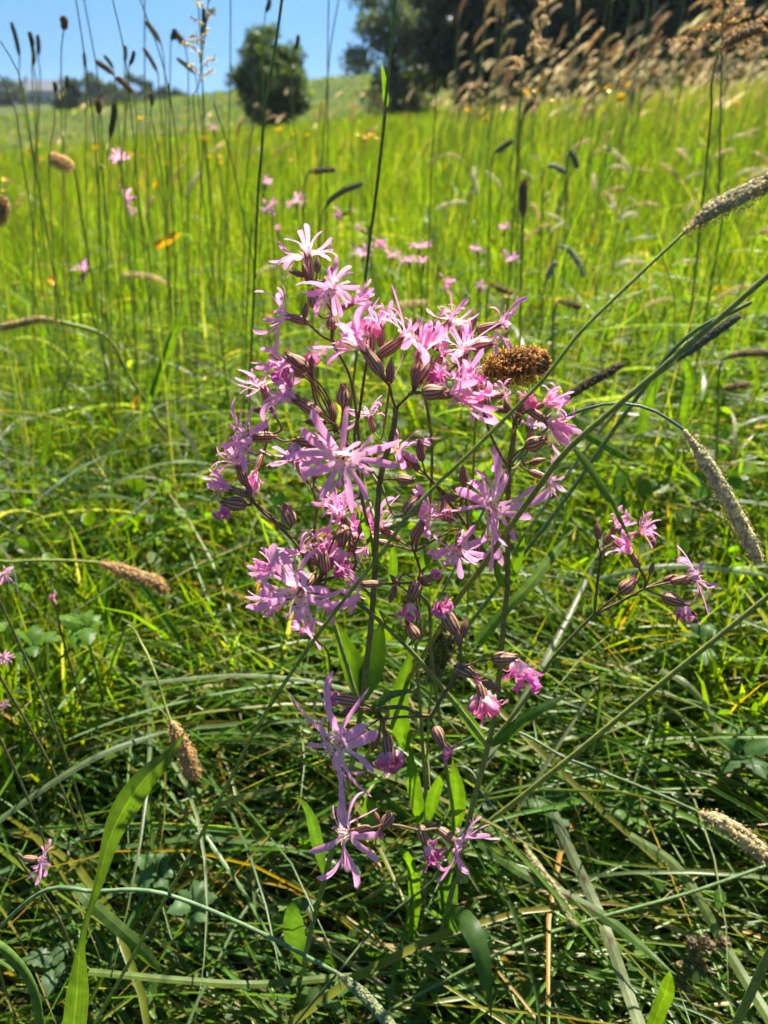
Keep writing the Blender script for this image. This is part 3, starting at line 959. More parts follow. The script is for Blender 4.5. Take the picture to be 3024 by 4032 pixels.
SW = {'A': (15, 10), 'B': (16, 9), 'D': (11, 6), 'G': (11, 5), 'F': (14, 7), 'E': (10, 6), 'A1': (9, 5), 'A2': (8, 5), 'A3': (8, 6), 'C': (9, 6), 'B2': (9, 6), 'H': (10, 7), 'K': (7, 5), 'B3': (7, 5), 'L': (7, 6), 'B4': (6, 5), 'A4': (5, 4)}
for k, pts in S.items():
    w = [PP(*p) for p in pts]
    if pts[0][1] > 3880:
        r0 = w[0].copy(); r0[2] = float(ground(r0[0], r0[1])) - 0.03
        r0 = 0.5 * (r0 + np.array([w[0][0] * .6 + gbase[0] * .4, w[0][1], r0[2]])) ; w[0] = r0 if w[0][2] > r0[2] else w[0]
    ra, rb = SW[k]
    mp = m_per_px(w[len(w) // 2])
    early = k in ('A', 'B', 'D', 'G', 'F', 'E', 'C')
    RR.stem(w, np.array([ra, rb]) * mp, GREEN if early else (0.17, 0.18, 0.06), end=(0.17, 0.17, 0.06) if early else PURP)

nodes = dict(N1=(1318, 1246, .03), N2=(1213, 1273, .02), N3=(1309, 1343, .03), N4=(1535, 1522, .0), NA=(1559, 1606, .0), N5=(1625, 1540, .0), N6=(1830, 1405, .06),
             N7=(1908, 1615, .0), N8=(2003, 1850, .02), N9=(2026, 1671, .02), N10=(2340, 2418, .0), N11=(2367, 2175, .0), N12=(2537, 2317, .0), N13=(1323, 1688, .015),
             NS=(1497, 1893, .0), NL=(988, 1962, .0), N14=(1636, 2325, .01), N15=(1817, 2629, -.04), N16=(1689, 2822, -.035), NE=(1226, 1911, .02), NF=(1232, 2300, -.01),
             N18=(1832, 1945, .015), NB=(1682, 1872, .02), N24=(1631, 2173, .0), NK1=(1516, 3245, -.02), NK2=(1656, 3270, -.02), NK3=(1700, 3255, -.015), NV=(1495, 2831, -.03), N29=(1062, 1713, .02),
             N28=(1083, 1637, .02), N37=(1376, 2119, .01), NT=(1231, 1103, .03), N20=(1640, 2290, .01), N17=(2060, 1800, .05), NM=(1250, 2290, .0), NP=(1815, 2547, -.04))
for k, v in nodes.items(): node(k, *v)
# side branches between nodes
for a, b, mid in [('N2', 'N3', (1265, 1320, .025)), ('N4', 'NA', (1545, 1570, .0)), ('N5', 'NA', (1592, 1575, .0)), ('N11', 'N10', (2352, 2300, .0)), ('N12', 'N10', (2440, 2370, .0)),
                  ('NT', 'N1', (1280, 1180, .03)), ('N18', 'NB', (1790, 1975, .018)), ('N24', 'N14', (1655, 2255, .005)), ('N28', 'N29', (1110, 1690, .02)), ('N37', 'NM', (1396, 2240, .0)),
                  ('N20', 'N14', (1638, 2305, .01)), ('N17', 'N8', (2030, 1840, .03)), ('NP', 'N15', (1813, 2590, -.04)), ('NV', 'N16', (1600, 2822, -.035)), ('NM', 'NF', (1280, 2312, -.005))]:
    RR.stem([NODE[b], PP(*mid), NODE[a]], np.array([6, 5]) * m_per_px(NODE[a]), (0.17, 0.16, 0.06), name='branch', end=PURP, sides=6)


def stalk(base, axis, nk, r=4.5):
    n = NODE[nk]
    d = np.linalg.norm(base - n)
    if d < 0.0008: return
    mid = base - axis * min(0.3 * d, 0.008) * 1.0
    mid = 0.5 * mid + 0.5 * (0.5 * (base + n) - axis * 0.12 * d)
    RR.stem([n, mid, base + axis * 0.0006], np.array([r, r * .9]) * m_per_px(n), (0.16, 0.12, 0.05), name='flower_stalk', end=(0.18, 0.08, 0.06), sides=6)


# open and half-open flowers: mouth px, calyx-base px (direction), diameter px, toward the camera, depth, joint, form
FL = [
 (1213, 1016, 1216, 1090, 262, -.10, .03, 'NT', 'open'), (1302, 1124, 1290, 1100, 240, .80, .00, 'N1', 'open'), (1392, 1190, 1333, 1215, 170, .0, .04, 'N1', 'half'),
 (1134, 1247, 1195, 1262, 225, .15, .02, 'N2', 'open'), (1441, 1381, 1524, 1504, 300, .10, -.01, 'N4', 'half'), (1582, 1338, 1502, 1389, 300, .2, .005, 'N4', 'open'),
 (1502, 1290, 1500, 1340, 170, .1, .02, 'N4', 'half'), (1774, 1551, 1669, 1537, 310, .45, -.01, 'N5', 'half'), (1771, 1271, 1709, 1307, 235, .15, .055, 'N6', 'open'),
 (1960, 1279, 1885, 1295, 225, .12, .06, 'N6', 'open'), (1826, 1393, 1822, 1450, 280, .25, .03, 'N6', 'open'), (1979, 1557, 1930, 1560, 130, .3, .02, 'N7', 'open'),
 (2136, 1593, 2060, 1625, 190, .2, .015, 'N9', 'half'), (2150, 1655, 2080, 1610, 230, .1, .01, 'N9', 'half'), (2093, 1687, 2085, 1760, 165, .2, .06, 'N17', 'open'),
 (2150, 1880, 2075, 1850, 190, .3, .06, 'N17', 'open'), (1918, 1988, 1847, 1954, 375, .72, .0, 'N18', 'open'), (1564, 1777, 1640, 1850, 255, .45, .03, 'NB', 'open'),
 (1804, 2144, 1830, 2090, 250, .8, .0, 'N24', 'open'), (1669, 2051, 1636, 2110, 260, .45, .005, 'N24', 'open'), (1505, 2085, 1598, 2144, 220, .1, .02, 'N24', 'half'),
 (1167, 1574, 1302, 1658, 300, .1, -.01, 'N13', 'half'), (1036, 1531, 1078, 1628, 215, .1, .02, 'N28', 'open'), (986, 1721, 1062, 1713, 270, .6, .0, 'N29', 'open'),
 (1171, 1806, 1200, 1880, 230, .35, .015, 'NE', 'open'), (1353, 1801, 1360, 1790, 360, .95, -.035, 'NS', 'open'), (939, 1835, 969, 1928, 225, .3, .0, 'NL', 'open'),
 (910, 1924, 981, 1955, 180, .35, -.01, 'NL', 'half'), (1351, 2043, 1372, 2102, 200, .2, .01, 'N37', 'half'), (1186, 2321, 1200, 2300, 400, .85, -.04, 'NF', 'open'),
 (1203, 2178, 1260, 2220, 230, .2, .005, 'NM', 'open'), (1089, 2254, 1169, 2283, 190, .2, .0, 'NF', 'half'), (1427, 2300, 1541, 2300, 200, .1, -.02, 'N20', 'half'),
 (2420, 2085, 2380, 2150, 140, .2, .01, 'N11', 'half'), (2512, 2100, 2440, 2130, 165, .3, .0, 'N11', 'half'), (2483, 2181, 2550, 2270, 165, .3, -.01, 'N12', 'half'),
 (2725, 2275, 2640, 2296, 215, .2, .0, 'N12', 'open'), (1356, 2920, 1432, 2886, 490, .6, -.05, 'NV', 'open'), (1377, 3283, 1470, 3270, 300, .3, -.03, 'NK1', 'open'),
 (1791, 3312, 1723, 3266, 270, .25, -.02, 'NK3', 'open'), (1660, 1390, 1640, 1470, 220, .2, .01, 'N5', 'half'), (1740, 1400, 1690, 1470, 200, .1, .03, 'N5', 'open'), (1130, 1450, 1200, 1480, 200, .2, .015, 'N13', 'half'),
 (1010, 1850, 1040, 1760, 170, .3, .02, 'N29', 'half'), (1300, 1960, 1260, 1930, 190, .4, .025, 'NE', 'open'), (1400, 2120, 1380, 2180, 190, .3, .02, 'N37', 'open'), (1480, 2130, 1560, 2150, 180, .2, .03, 'N24', 'open'),
 (1870, 1520, 1905, 1590, 190, .3, -.01, 'N7', 'half'), (1290, 2200, 1260, 2270, 190, .3, .01, 'NM', 'half'), (1100, 2350, 1200, 2310, 200, .4, .0, 'NF', 'half'), (1270, 2360, 1240, 2320, 170, .5, .0, 'NF', 'half'), (1880, 1580, 1905, 1620, 170, .4, .03, 'N7', 'open'),
 (1456, 1640, 1470, 1690, 170, .2, .06, 'N4', 'open'),
]
for fx, fy, bx, by, dm, tw, dy, nk, form in FL:
    loc = PP(fx, fy, dy); mp = m_per_px(loc)
    ax = axis_of(math.degrees(math.atan2(-(fy - by), fx - bx)), tw)
    b = RR.flower(loc, ax, dm * mp * 1.3, form, cal=max(0.0085, min(0.0125, dm * mp * .36)))
    stalk(b, ax, nk)
# crumpled flowers: calyx-mouth px, calyx-base px, where the petals hang to px, depth, joint
for fx, fy, bx, by, hx, hy, dy, nk in [
 (1130, 1400, 1200, 1450, 1118, 1530, -.005, 'N13'), (1170, 1734, 1247, 1734, 1150, 1862, -.02, 'N13'), (880, 1975, 931, 1983, 868, 2075, -.01, 'NL'), (1345, 2150, 1350, 2110, 1345, 2290, .0, 'NM'),
 (1612, 2365, 1640, 2310, 1600, 2470, -.01, 'N14'), (2030, 2590, 1923, 2598, 2066, 2745, -.04, 'N15'), (1700, 1420, 1660, 1490, 1742, 1540, -.005, 'N5'), (1655, 1410, 1640, 1500, 1690, 1420, .0, 'N5'),
 (1900, 1525, 1905, 1608, 1880, 1480, .0, 'N7'), (2690, 2375, 2600, 2345, 2715, 2470, -.005, 'N12'), (1672, 3320, 1660, 3275, 1680, 3430, -.02, 'NK2'), (1745, 2935, 1705, 2850, 1780, 3010, -.035, 'N16'),
 (1870, 2660, 1825, 2640, 1900, 2690, -.04, 'N15'), (1500, 3262, 1512, 3248, 1498, 3310, -.02, 'NK1')]:
    loc = PP(fx, fy, dy); ax = axis_of(math.degrees(math.atan2(-(fy - by), fx - bx)), .1)
    hang = PP(hx, hy, dy - .004) - loc
    b = RR.flower(loc, ax, .02, 'wilt', cal=0.0105, hang=hang * 1.15)
    stalk(b, ax, nk)
# opening pink buds: pink px, calyx-base px, depth, joint, pink size px
for fx, fy, bx, by, dy, nk, sz, tw in [(1455, 1270, 1458, 1385, .01, 'N4', 85, .1), (1226, 1400, 1222, 1480, .0, 'N13', 65, .1), (1271, 2150, 1283, 2254, -.01, 'NM', 55, .1), (1733, 2375, 1810, 2513, -.04, 'NP', 88, .1),
                                   (1728, 2255, 1665, 2295, .0, 'N14', 45, .1), (1296, 2745, 1411, 2768, -.03, 'NV', 65, .1), (1538, 3030, 1520, 2890, -.035, 'NV', 110, .2), (1921, 2810, 1890, 2690, -.035, 'N15', 120, .2),
                                   (2085, 1560, 2045, 1620, .015, 'N9', 80, .1)]:
    loc = PP(fx, fy, dy); mp = m_per_px(loc); d = np.array([fx - bx, by - fy], float)
    ax = axis_of(math.degrees(math.atan2(d[1], d[0])), tw)
    L = np.linalg.norm(d) * mp
    b = RR.pinkbud(loc - ax * sz * mp * .35, ax, max(.007, min(.0135, L - sz * mp * .3)), sz * mp)
    stalk(b, ax, nk)
# closed buds: centre px, direction, length px, depth, joint
for cx, cy_, an, ln, dy, nk in [
 (1250, 1041, 88, 68, .02, 'NT'), (1168, 1077, 165, 66, .02, 'NT'), (1307, 1062, 80, 46, .035, 'NT'), (1200, 1062, 105, 60, .02, 'NT'), (1202, 1222, 85, 66, .015, 'N2'), (1537, 1457, 88, 96, -.01, 'N4'), (1640, 1483, 75, 90, -.012, 'N5'),
 (1709, 1279, 60, 66, .05, 'N6'), (1811, 1311, 85, 70, .045, 'N6'), (1866, 1252, 85, 68, .055, 'N6'), (1590, 1280, 95, 60, .03, 'N4'), (1901, 1535, 90, 60, -.01, 'N7'), (1975, 1612, 170, 78, .0, 'N9'), (2000, 1600, 115, 70, .0, 'N9'),
 (2046, 1593, 95, 80, .01, 'N9'), (1825, 1874, 95, 92, .01, 'N18'), (1862, 1905, 60, 52, .012, 'N18'), (1762, 1962, 190, 84, .005, 'N18'), (1790, 1925, 140, 44, .02, 'N18'), (1655, 1772, 100, 92, .015, 'NB'), (1625, 1820, 135, 80, .02, 'NB'),
 (1640, 2135, 85, 50, .0, 'N24'), (1167, 1422, 130, 64, -.01, 'N13'), (1226, 1425, 90, 56, -.012, 'N13'), (1310, 1620, 92, 84, .0, 'N13'), (1239, 1662, 178, 92, .0, 'N13'), (1019, 1616, 178, 64, .02, 'N28'), (1068, 1605, 120, 56, .015, 'N28'),
 (1045, 1675, 95, 66, .01, 'N29'), (1239, 1869, 85, 56, .01, 'NE'), (981, 1928, 95, 66, -.01, 'NL'), (1330, 2106, 215, 66, .0, 'N37'), (1418, 2077, 85, 56, .0, 'N37'), (1250, 2205, 110, 70, -.005, 'NM'), (1298, 2225, 60, 60, -.005, 'NM'),
 (1553, 2283, 130, 60, -.015, 'N20'), (1545, 2342, 252, 74, -.015, 'N20'), (1653, 2277, 85, 54, .0, 'N14'), (1680, 2302, 0, 44, .0, 'N14'), (1829, 2470, 80, 84, -.045, 'NP'), (1803, 2509, 96, 76, -.05, 'NP'), (1935, 2701, -25, 84, -.045, 'N15'),
 (1512, 2874, 265, 46, -.03, 'NV'), (1478, 2924, 250, 84, -.03, 'NV'), (1377, 2798, 195, 90, -.025, 'NV'), (1483, 3215, 112, 54, -.02, 'NK1'), (1700, 3245, 20, 40, -.015, 'NK3'), (2352, 2085, 92, 76, .0, 'N11'), (2567, 2235, 75, 54, -.005, 'N12'),
 (2645, 2276, 18, 72, .005, 'N12'), (2440, 2130, 25, 60, .0, 'N11'), (2117, 1815, 15, 70, .06, 'N17'), (1352, 1590, 95, 60, .04, 'N13')]:
    loc = PP(cx, cy_, dy); ax = axis_of(an, .08)
    b = RR.bud(loc, ax, ln * m_per_px(loc))
    stalk(b, ax, nk, 3.6)
# seed capsules with withered petals
for cx, cy_, an, ln, dy, nk in [
 (1235, 1182, 100, 62, .02, 'N1'), (1306, 1272, 88, 58, .02, 'N3'), (1354, 1565, 88, 74, -.01, 'N13'), (1893, 1362, 12, 74, .04, 'N6'), (2104, 1747, 20, 76, .01, 'N8'), (1592, 1890, -5, 60, -.01, 'NS'), (1623, 1996, 52, 82, -.015, 'NS'), (1754, 2020, 100, 66, .01, 'N18'),
 (1137, 2034, 112, 76, -.005, 'NL'), (2469, 2310, 42, 72, .0, 'N10'), (1627, 2489, 120, 66, .0, 'N14'), (1640, 1300, 92, 60, .04, 'N5'), (1700, 1544, 5, 80, -.02, 'N5'), (1880, 2160, 80, 60, .03, 'N18')]:
    loc = PP(cx, cy_, dy); ax = axis_of(an, .1)
    b = RR.spent(loc, ax, ln * m_per_px(loc))
    stalk(b, ax, nk)
# leaves: points px with depth, width px, roll, colour
LG = (0.10, 0.18, 0.018); LD = (0.06, 0.115, 0.028); LB = (0.075, 0.135, 0.05)
for pts, w, ro, c in [
 ([(1425, 2760, .0), (1385, 2620, .01), (1325, 2450, .015)], 95, .3, LG), ([(1432, 2750, .0), (1470, 2620, .01), (1505, 2440, .02)], 100, -.3, LG),
 ([(1600, 2960, .05), (1570, 2780, .05), (1625, 2540, .055)], 82, .2, LG), ([(1655, 3240, .05), (1630, 3100, .05), (1615, 2945, .045)], 62, .2, LG),
 ([(1688, 3230, .04), (1710, 3130, .04), (1748, 3035, .035)], 58, -.4, LG), ([(1798, 3260, .04), (1800, 3130, .04), (1782, 2990, .04)], 72, .1, LG),
 ([(1440, 3290, .01), (1462, 3220, .02), (1445, 3135, .02)], 76, .2, LG), ([(1450, 2795, -.02), (1530, 2740, -.03), (1600, 2722, -.035), (1658, 2708, -.035)], 58, .9, LD),
 ([(1935, 2935, .02), (2040, 2850, .01), (2130, 2790, .0), (2256, 2722, .0)], 62, .6, LD), ([(1915, 2940, .02), (1860, 2860, .02), (1778, 2734, .02)], 58, .6, LD),
 ([(1278, 3450, .0), (1250, 3330, .0), (1225, 3220, -.01), (1185, 3150, -.015), (1145, 3140, -.02)], 60, .5, LD), ([(1998, 2310, .02), (2030, 2220, .02), (2065, 2098, .02)], 52, .3, LG),
 ([(1990, 2305, .02), (1965, 2270, .01), (1940, 2205, .01)], 40, -.4, LG), ([(1478, 2205, .0), (1440, 2080, -.005), (1402, 1978, -.01)], 34, .3, LG),
 ([(1478, 2215, .0), (1500, 2190, -.008), (1512, 2150, -.01)], 42, .5, LG), ([(1535, 2300, .03), (1548, 2230, .03), (1545, 2130, .03)], 40, .3, LG), ([(1650, 2240, .04), (1690, 2170, .04), (1730, 2090, .05)], 50, .3, LG),
 ([(1593, 2540, -.01), (1540, 2470, -.01), (1492, 2400, -.015)], 36, .3, LG), ([(1600, 2545, .0), (1650, 2480, .01), (1680, 2420, .01)], 44, .3, LG),
 ([(1745, 3650, .02), (1820, 3620, -.01), (1890, 3730, -.03), (1936, 4010, -.05)], 100, .2, LD), ([(1755, 3660, .03), (1880, 3680, .02), (1960, 3780, .02), (2015, 3930, .0)], 90, .6, LB),
 ([(1600, 3760, .03), (1630, 3560, .03), (1615, 3400, .02), (1555, 3310, .0)], 62, .5, LG), ([(1760, 3620, .03), (1765, 3480, .02), (1770, 3330, .015)], 84, .1, LD),
 ([(1205, 3800, .0), (1160, 3700, .0), (1160, 3600, -.01), (1200, 3560, -.02), (1235, 3640, -.03)], 100, .4, LD), ([(1150, 4030, .0), (1230, 3930, -.02), (1320, 3960, -.04), (1380, 4060, -.06)], 120, .9, LB),
 ([(1500, 4040, .02), (1480, 3850, .03), (1440, 3650, .04), (1400, 3520, .05)], 70, .5, LG), ([(1560, 4060, .03), (1590, 3880, .03), (1600, 3700, .03)], 70, -.4, LD),
 ([(2340, 2418, .0), (2370, 2422, -.003), (2418, 2424, -.005)], 12, .3, LD), ([(2340, 2418, .0), (2334, 2370, .0), (2333, 2330, .0)], 12, .3, LD)]:
    p = [PP(*q) for q in pts]
    RR.leaf(p, w * m_per_px(p[len(p) // 2]), c, ro)

# ------------------------------------------------------------------ grass stalks with seed heads
def spike_mesh(path, width, colr, seed, n=None, bristle=0.0, loose=0.35, anther=None, slim=1.0, name='seed_head'):
    """dense cylindrical seed head: a core with overlapping husks along it"""
    g = np.random.default_rng(seed)
    c = spline(path, 24)
    T, N, B = frames(c)
    L = np.linalg.norm(np.diff(c, axis=0), axis=1).sum()
    s = np.linspace(0, 1, 24)
    prof = np.minimum(1, 0.30 + 4.0 * s) * np.sqrt(np.clip(1 - ((s - .55) / .5) ** 4, 0.05, 1)) * np.where(s > .8, 1 - (s - .8) * 2.0, 1)
    a = Acc()
    colr = np.asarray(colr, float)
    V, F = tube(c, prof * width * .26, 7); a.add(V, F, colr * .9)
    fine = loose > .85
    n = n or int(np.clip(L / width * (300 if fine else 105), 90, 1300))
    hl = width * (.30 if fine else .44)
    t = np.sort(g.random(n) ** .95) * .97; fi = t * 23; i0 = np.minimum(fi.astype(int), 22); fr = (fi - i0)[:, None]
    cc = c[i0] * (1 - fr) + c[i0 + 1] * fr; TT = unit(T[i0]); NN = N[i0]; BB = B[i0]
    an = np.arange(n) * 2.39996 + g.normal(0, .2, n)
    out = NN * np.cos(an)[:, None] + BB * np.sin(an)[:, None]
    tan = np.cross(TT, out)
    pr = np.interp(t, s, prof)[:, None] * width
    d = unit(TT + out * (loose + g.normal(0, .12, (n, 1))) + tan * g.normal(0, .15, (n, 1)))
    b = cc + out * pr * .26
    tip = b + d * hl * g.uniform(.75, 1.2, (n, 1)) * (0.5 + .5 * pr / width)
    mid = b * .55 + tip * .45 + out * hl * .14
    ww = hl * .24 * slim
    Vs = np.stack([b, mid - tan * ww, mid + out * ww * .6, mid + tan * ww, tip], 1)
    f = np.array([[0, 1, 2, 2], [0, 2, 3, 3], [1, 4, 2, 2], [2, 4, 3, 3], [0, 3, 4, 1]])
    F = (np.arange(n)[:, None, None] * 5 + f[None]).reshape(-1, 4)
    C = np.repeat((colr[None] * g.uniform(.75, 1.3, (n, 1)))[:, None], 5, 1)
    C[:, 4] *= .8; C[:, 2] = C[:, 2] * .6 + np.array([.42, .44, .36]) * .4
    quads = F[F[:, 2] != F[:, 3]]; tris = F[F[:, 2] == F[:, 3]][:, :3]
    Vs = Vs.reshape(-1, 3); C = C.reshape(-1, 3)
    base = a.n
    a.V.append(Vs); a.C.append(C); a.F.append(quads + base); a.F.append(np.concatenate([tris, tris[:, 2:3]], 1) + base); a.n += len(Vs)
    if bristle:
        k = n // 2; ix = g.choice(n, k)
        e = tip[ix] + unit(d[ix] + g.normal(0, .25, (k, 3))) * bristle
        w = tan[ix] * max(width * .012, bristle * .05)
        Vb = np.stack([tip[ix] - w, tip[ix] + w, e], 1).reshape(-1, 3)
        Fb = np.arange(3 * k).reshape(-1, 3)
        a.add(Vb, Fb, colr * 1.1)
    am = None
    if anther is not None:
        k = int(n * (1.6 if fine else .8)); ix = g.choice(n, k)
        p = mid[ix] + out[ix] * width * g.uniform(.05, .28, (k, 1)) + np.array([0, 0, -1]) * width * g.uniform(0, .22, (k, 1))
        dd = unit(g.normal(0, 1, (k, 3)) + np.array([0, 0, -.8])) * width * .10
        ss = unit(np.cross(dd, g.normal(0, 1, (k, 3)))) * width * .026
        s3 = unit(np.cross(dd, ss)) * width * .026
        Va = np.stack([p - dd, p + ss, p + s3, p - ss, p - s3, p + dd], 1).reshape(-1, 3)
        fa = np.array([[0, 1, 2], [0, 2, 3], [0, 3, 4], [0, 4, 1], [5, 2, 1], [5, 3, 2], [5, 4, 3], [5, 1, 4]])
        Fa = (np.arange(k)[:, None, None] * 6 + fa[None]).reshape(-1, 3)
        am = (Va, Fa, np.repeat(np.asarray(anther)[None] * g.uniform(.7, 1.2, (k, 1)), 6, 0))
    return a, am


def PC(px, py, Y):
    """like P, but nearer where the point would sink into the lodged grass"""
    p = P(px, py, Y)
    while Y > 0.16 and Y < 0.8 and p[2] < float(ground(p[0], p[1]) + mat_top(p[0], p[1])) + 0.014:
        Y *= 0.985; p = P(px, py, Y)
    return p


def root_of(p, dx=0.0, dy=0.0):
    x = p[0] + dx; y = p[1] + dy
    return np.array([x, y, float(ground(x, y)) - 0.02])


SEEDN = [1000]
STALKC = (0.28, 0.32, 0.05)


def grass_stalk(label, stem, head=None, rpx=5.0, hw=28, hcol=(0.17, 0.20, 0.13), scol=STALKC, bristle=0.0, anther=None, leaves=(), root=(0, 0), group=None, name='grass_stalk', loose=.35, cat='grass stalk', plant_root=True):
    """stem and head are lists of (px, py, distance) from the top downwards / from its base to its tip"""
    st = [PC(*q) for q in stem]
    top, bot = st[0], st[-1]
    if plant_root:
        dn = unit(bot - st[-2]); hgt = max(0, bot[2] - float(ground(bot[0], bot[1])))
        sh = dn[:2] / max(.35, -dn[2]) * hgt
        sh = sh * min(1, .16 / max(1e-6, float(np.linalg.norm(sh)))) * .8
        r = root_of(bot, root[0] * .3 + sh[0], root[1] * .3 + sh[1])
        if hgt > .05:
            st.append(bot * .5 + r * .5 + np.array([sh[0], sh[1], 0]) * .12)
        st.append(r)
    base = st[-1].copy()
    SEEDN[0] += 1
    t = empty(name, base); tag(t, label, cat, group)
    pts = st[::-1]
    c = spline(pts, max(14, min(70, len(pts) * 9)))
    rr_ = np.array([rpx * m_per_px(p) for p in (bot, top)])
    rad = np.interp(np.linspace(0, 1, len(c)), [0, 1], rr_)
    V, F = tube(c, rad, 7)
    k = np.repeat(np.linspace(0, 1, len(c)), 7)[:, None]
    C = np.asarray(scol) * (1 - .25 * k) + .25 * k * np.array([.15, .2, .08])
    link('stem', make_mesh('stem', V - base, F, C), M_STEM, t)
    if head:
        hp = [PC(*q) for q in head]
        hp[0] = 0.97 * hp[0] + 0.03 * top if np.linalg.norm(hp[0] - top) < .004 else hp[0]
        w = hw * m_per_px(hp[len(hp) // 2])
        a, am = spike_mesh(hp, w, hcol, SEEDN[0], bristle=bristle, anther=anther, loose=loose)
        h = link('seed_head', a.mesh('seed_head', base, False), M_SEED, t)
        if am is not None:
            q = Acc(); q.add(*am); link('anther_fringe', q.mesh('anther_fringe', base), M_SEED, h)
    for lp, lw, lc, ro in leaves:
        p = [PC(*q) for q in lp]
        cc = spline(p, 14); T = unit(np.gradient(cc, axis=0)); view = unit(CAMP - cc)
        side = unit(np.cross(T, view)); nr = np.cross(side, T)
        side = side * math.cos(ro) + nr * math.sin(ro)
        tt = np.linspace(0, 1, 14)
        V, F = ribbon(cc, lw * m_per_px(p[0]) * np.minimum(1, .5 + 3 * tt) * np.maximum(.03, 1 - tt ** 3), side, 3, .2)
        link('leaf', make_mesh('leaf', V - base, F, np.asarray(lc)), M_LEAF, t)
    return t


GREYG = (0.62, 0.58, 0.42); TAN = (0.45, 0.34, 0.19); BRN = (0.26, 0.18, 0.09); DARKG = (0.26, 0.27, 0.19); CREAM = (0.50, 0.42, 0.24); ROSE = (0.30, 0.17, 0.12)
# --- the big stalks round the plant
grass_stalk('long green stalk crossing the pink flowers with a fat grey foxtail', [(2690, 918, .33), (2300, 1290, .31), (2150, 1482, .305), (1900, 1735, .30), (1655, 1975, .295), (1490, 2190, .29), (1250, 2500, .29), (1020, 2850, .29), (860, 3160, .285), (640, 3560, .28), (430, 3930, .275)],
            [(2690, 918, .33), (2800, 830, .335), (2930, 762, .34), (3080, 690, .345), (3200, 640, .35)], 7.5, 78, GREYG, anther=CREAM, bristle=.0016,
            leaves=[([(850, 3170, .285), (960, 3135, .28), (1100, 3100, .275), (1232, 3068, .275)], 34, (0.20, 0.20, 0.05), .7)], root=(-.03, .0))
grass_stalk('thick sheathed stalk with a drooping leaf at its joint', [(3150, 985, .31), (3024, 1085, .31), (2700, 1370, .31), (2440, 1590, .31), (2240, 1765, .31), (2130, 1905, .315), (2040, 2030, .32), (1900, 2230, .33), (1740, 2460, .36)], None, 12.5,
            scol=(0.25, 0.28, 0.05), leaves=[([(2262, 1765, .31), (2330, 1850, .305), (2390, 1950, .30), (2430, 2020, .30), (2490, 2140, .295)], 36, (0.10, 0.17, 0.02), .5)], root=(-.05, .08))
grass_stalk('pale arching stalk with a large silvery foxtail hanging down', [(2690, 1690, .36), (2570, 1615, .36), (2440, 1588, .365), (2300, 1612, .37), (2150, 1690, .39), (1990, 1860, .42), (1850, 2120, .45)],
            [(2690, 1690, .36), (2760, 1790, .355), (2850, 1940, .35), (2925, 2080, .35), (2990, 2215, .35)], 6, 66, (0.72, 0.70, 0.56), scol=(0.17, 0.24, 0.19), anther=CREAM, bristle=.001, root=(-.03, .05))
grass_stalk('long dark green stalk slanting down under the side branch', [(3180, 2215, .36), (3024, 2348, .36), (2800, 2530, .36), (2560, 2725, .36), (2200, 3020, .36), (1960, 3210, .37), (1700, 3390, .38)], None, 11, scol=(0.25, 0.29, 0.05), root=(-.06, .06))
grass_stalk('thin pale stalk running to a fat cream foxtail', [(2745, 3195, .36), (2540, 3105, .37), (2240, 2990, .38), (1930, 2878, .41)], [(2745, 3195, .36), (2830, 3235, .355), (2930, 3300, .35), (3040, 3395, .345)], 6, 78, (0.64, 0.58, 0.40), scol=(0.15, 0.2, 0.09), anther=CREAM, bristle=.001, root=(-.02, .06))
grass_stalk('slim grey green foxtail lying against a freckled blade', [(2062, 3322, .40), (1990, 3230, .40), (1900, 3125, .41), (1820, 3020, .43)], [(2062, 3322, .40), (2120, 3420, .395), (2200, 3530, .39), (2272, 3650, .385)], 4, 46, (0.52, 0.50, 0.30), scol=(0.2, 0.24, 0.13), root=(-.02, .06))
grass_stalk('bare thin stalk crossing the freckled blade', [(3140, 3370, .38), (3010, 3412, .37), (2700, 3520, .36), (2250, 3645, .35), (1930, 3770, .35)], None, 7, scol=(0.13, 0.2, 0.06), root=(-.08, .01))
grass_stalk('pale straight stalk ending in a narrow green head above broad leaves', [(1325, 3830, .27), (1000, 3660, .275), (640, 3518, .28), (380, 3510, .285), (120, 3540, .29)], [(1325, 3830, .27), (1400, 3890, .265), (1480, 3970, .26), (1580, 4090, .25)], 8, 50, (0.40, 0.46, 0.26), scol=(0.15, 0.24, 0.11), root=(-.08, .02))
grass_stalk('dark slender stem in front of the broad lower leaves', [(1500, 3630, .33), (1700, 3470, .34), (1780, 3330, .345), (1880, 3200, .36)][::-1] + [(1330, 3830, .30), (1180, 4010, .29)], None, 5, scol=(0.08, 0.11, 0.04), root=(-.03, -.01))
grass_stalk('bluish stalk behind the thick sheathed stalk', [(2960, 1190, .52), (2700, 1330, .52), (2490, 1590, .52), (2200, 2000, .52), (1900, 2390, .53)], None, 9, scol=(0.16, 0.22, 0.08), root=(-.03, .04))
grass_stalk('bristly brown seed head leaning out over the pink flowers', [(1905, 1490, .42), (1890, 1560, .42), (1870, 1700, .43), (1860, 1950, .45)], [(1905, 1490, .42), (1960, 1445, .42), (2030, 1430, .415), (2090, 1425, .415), (2145, 1432, .41)], 5, 116, (0.36, 0.24, 0.11), anther=(0.62, 0.43, 0.19), loose=.9, root=(0, .03))
grass_stalk('dull green bristly head tucked low between the plant stems', [(1700, 2690, .42), (1690, 2800, .42), (1680, 3000, .43)], [(1700, 2690, .42), (1715, 2610, .42), (1745, 2540, .415), (1770, 2480, .41)], 5, 90, (0.20, 0.21, 0.09), anther=(0.4, 0.38, 0.2), loose=.8, root=(0, .02))
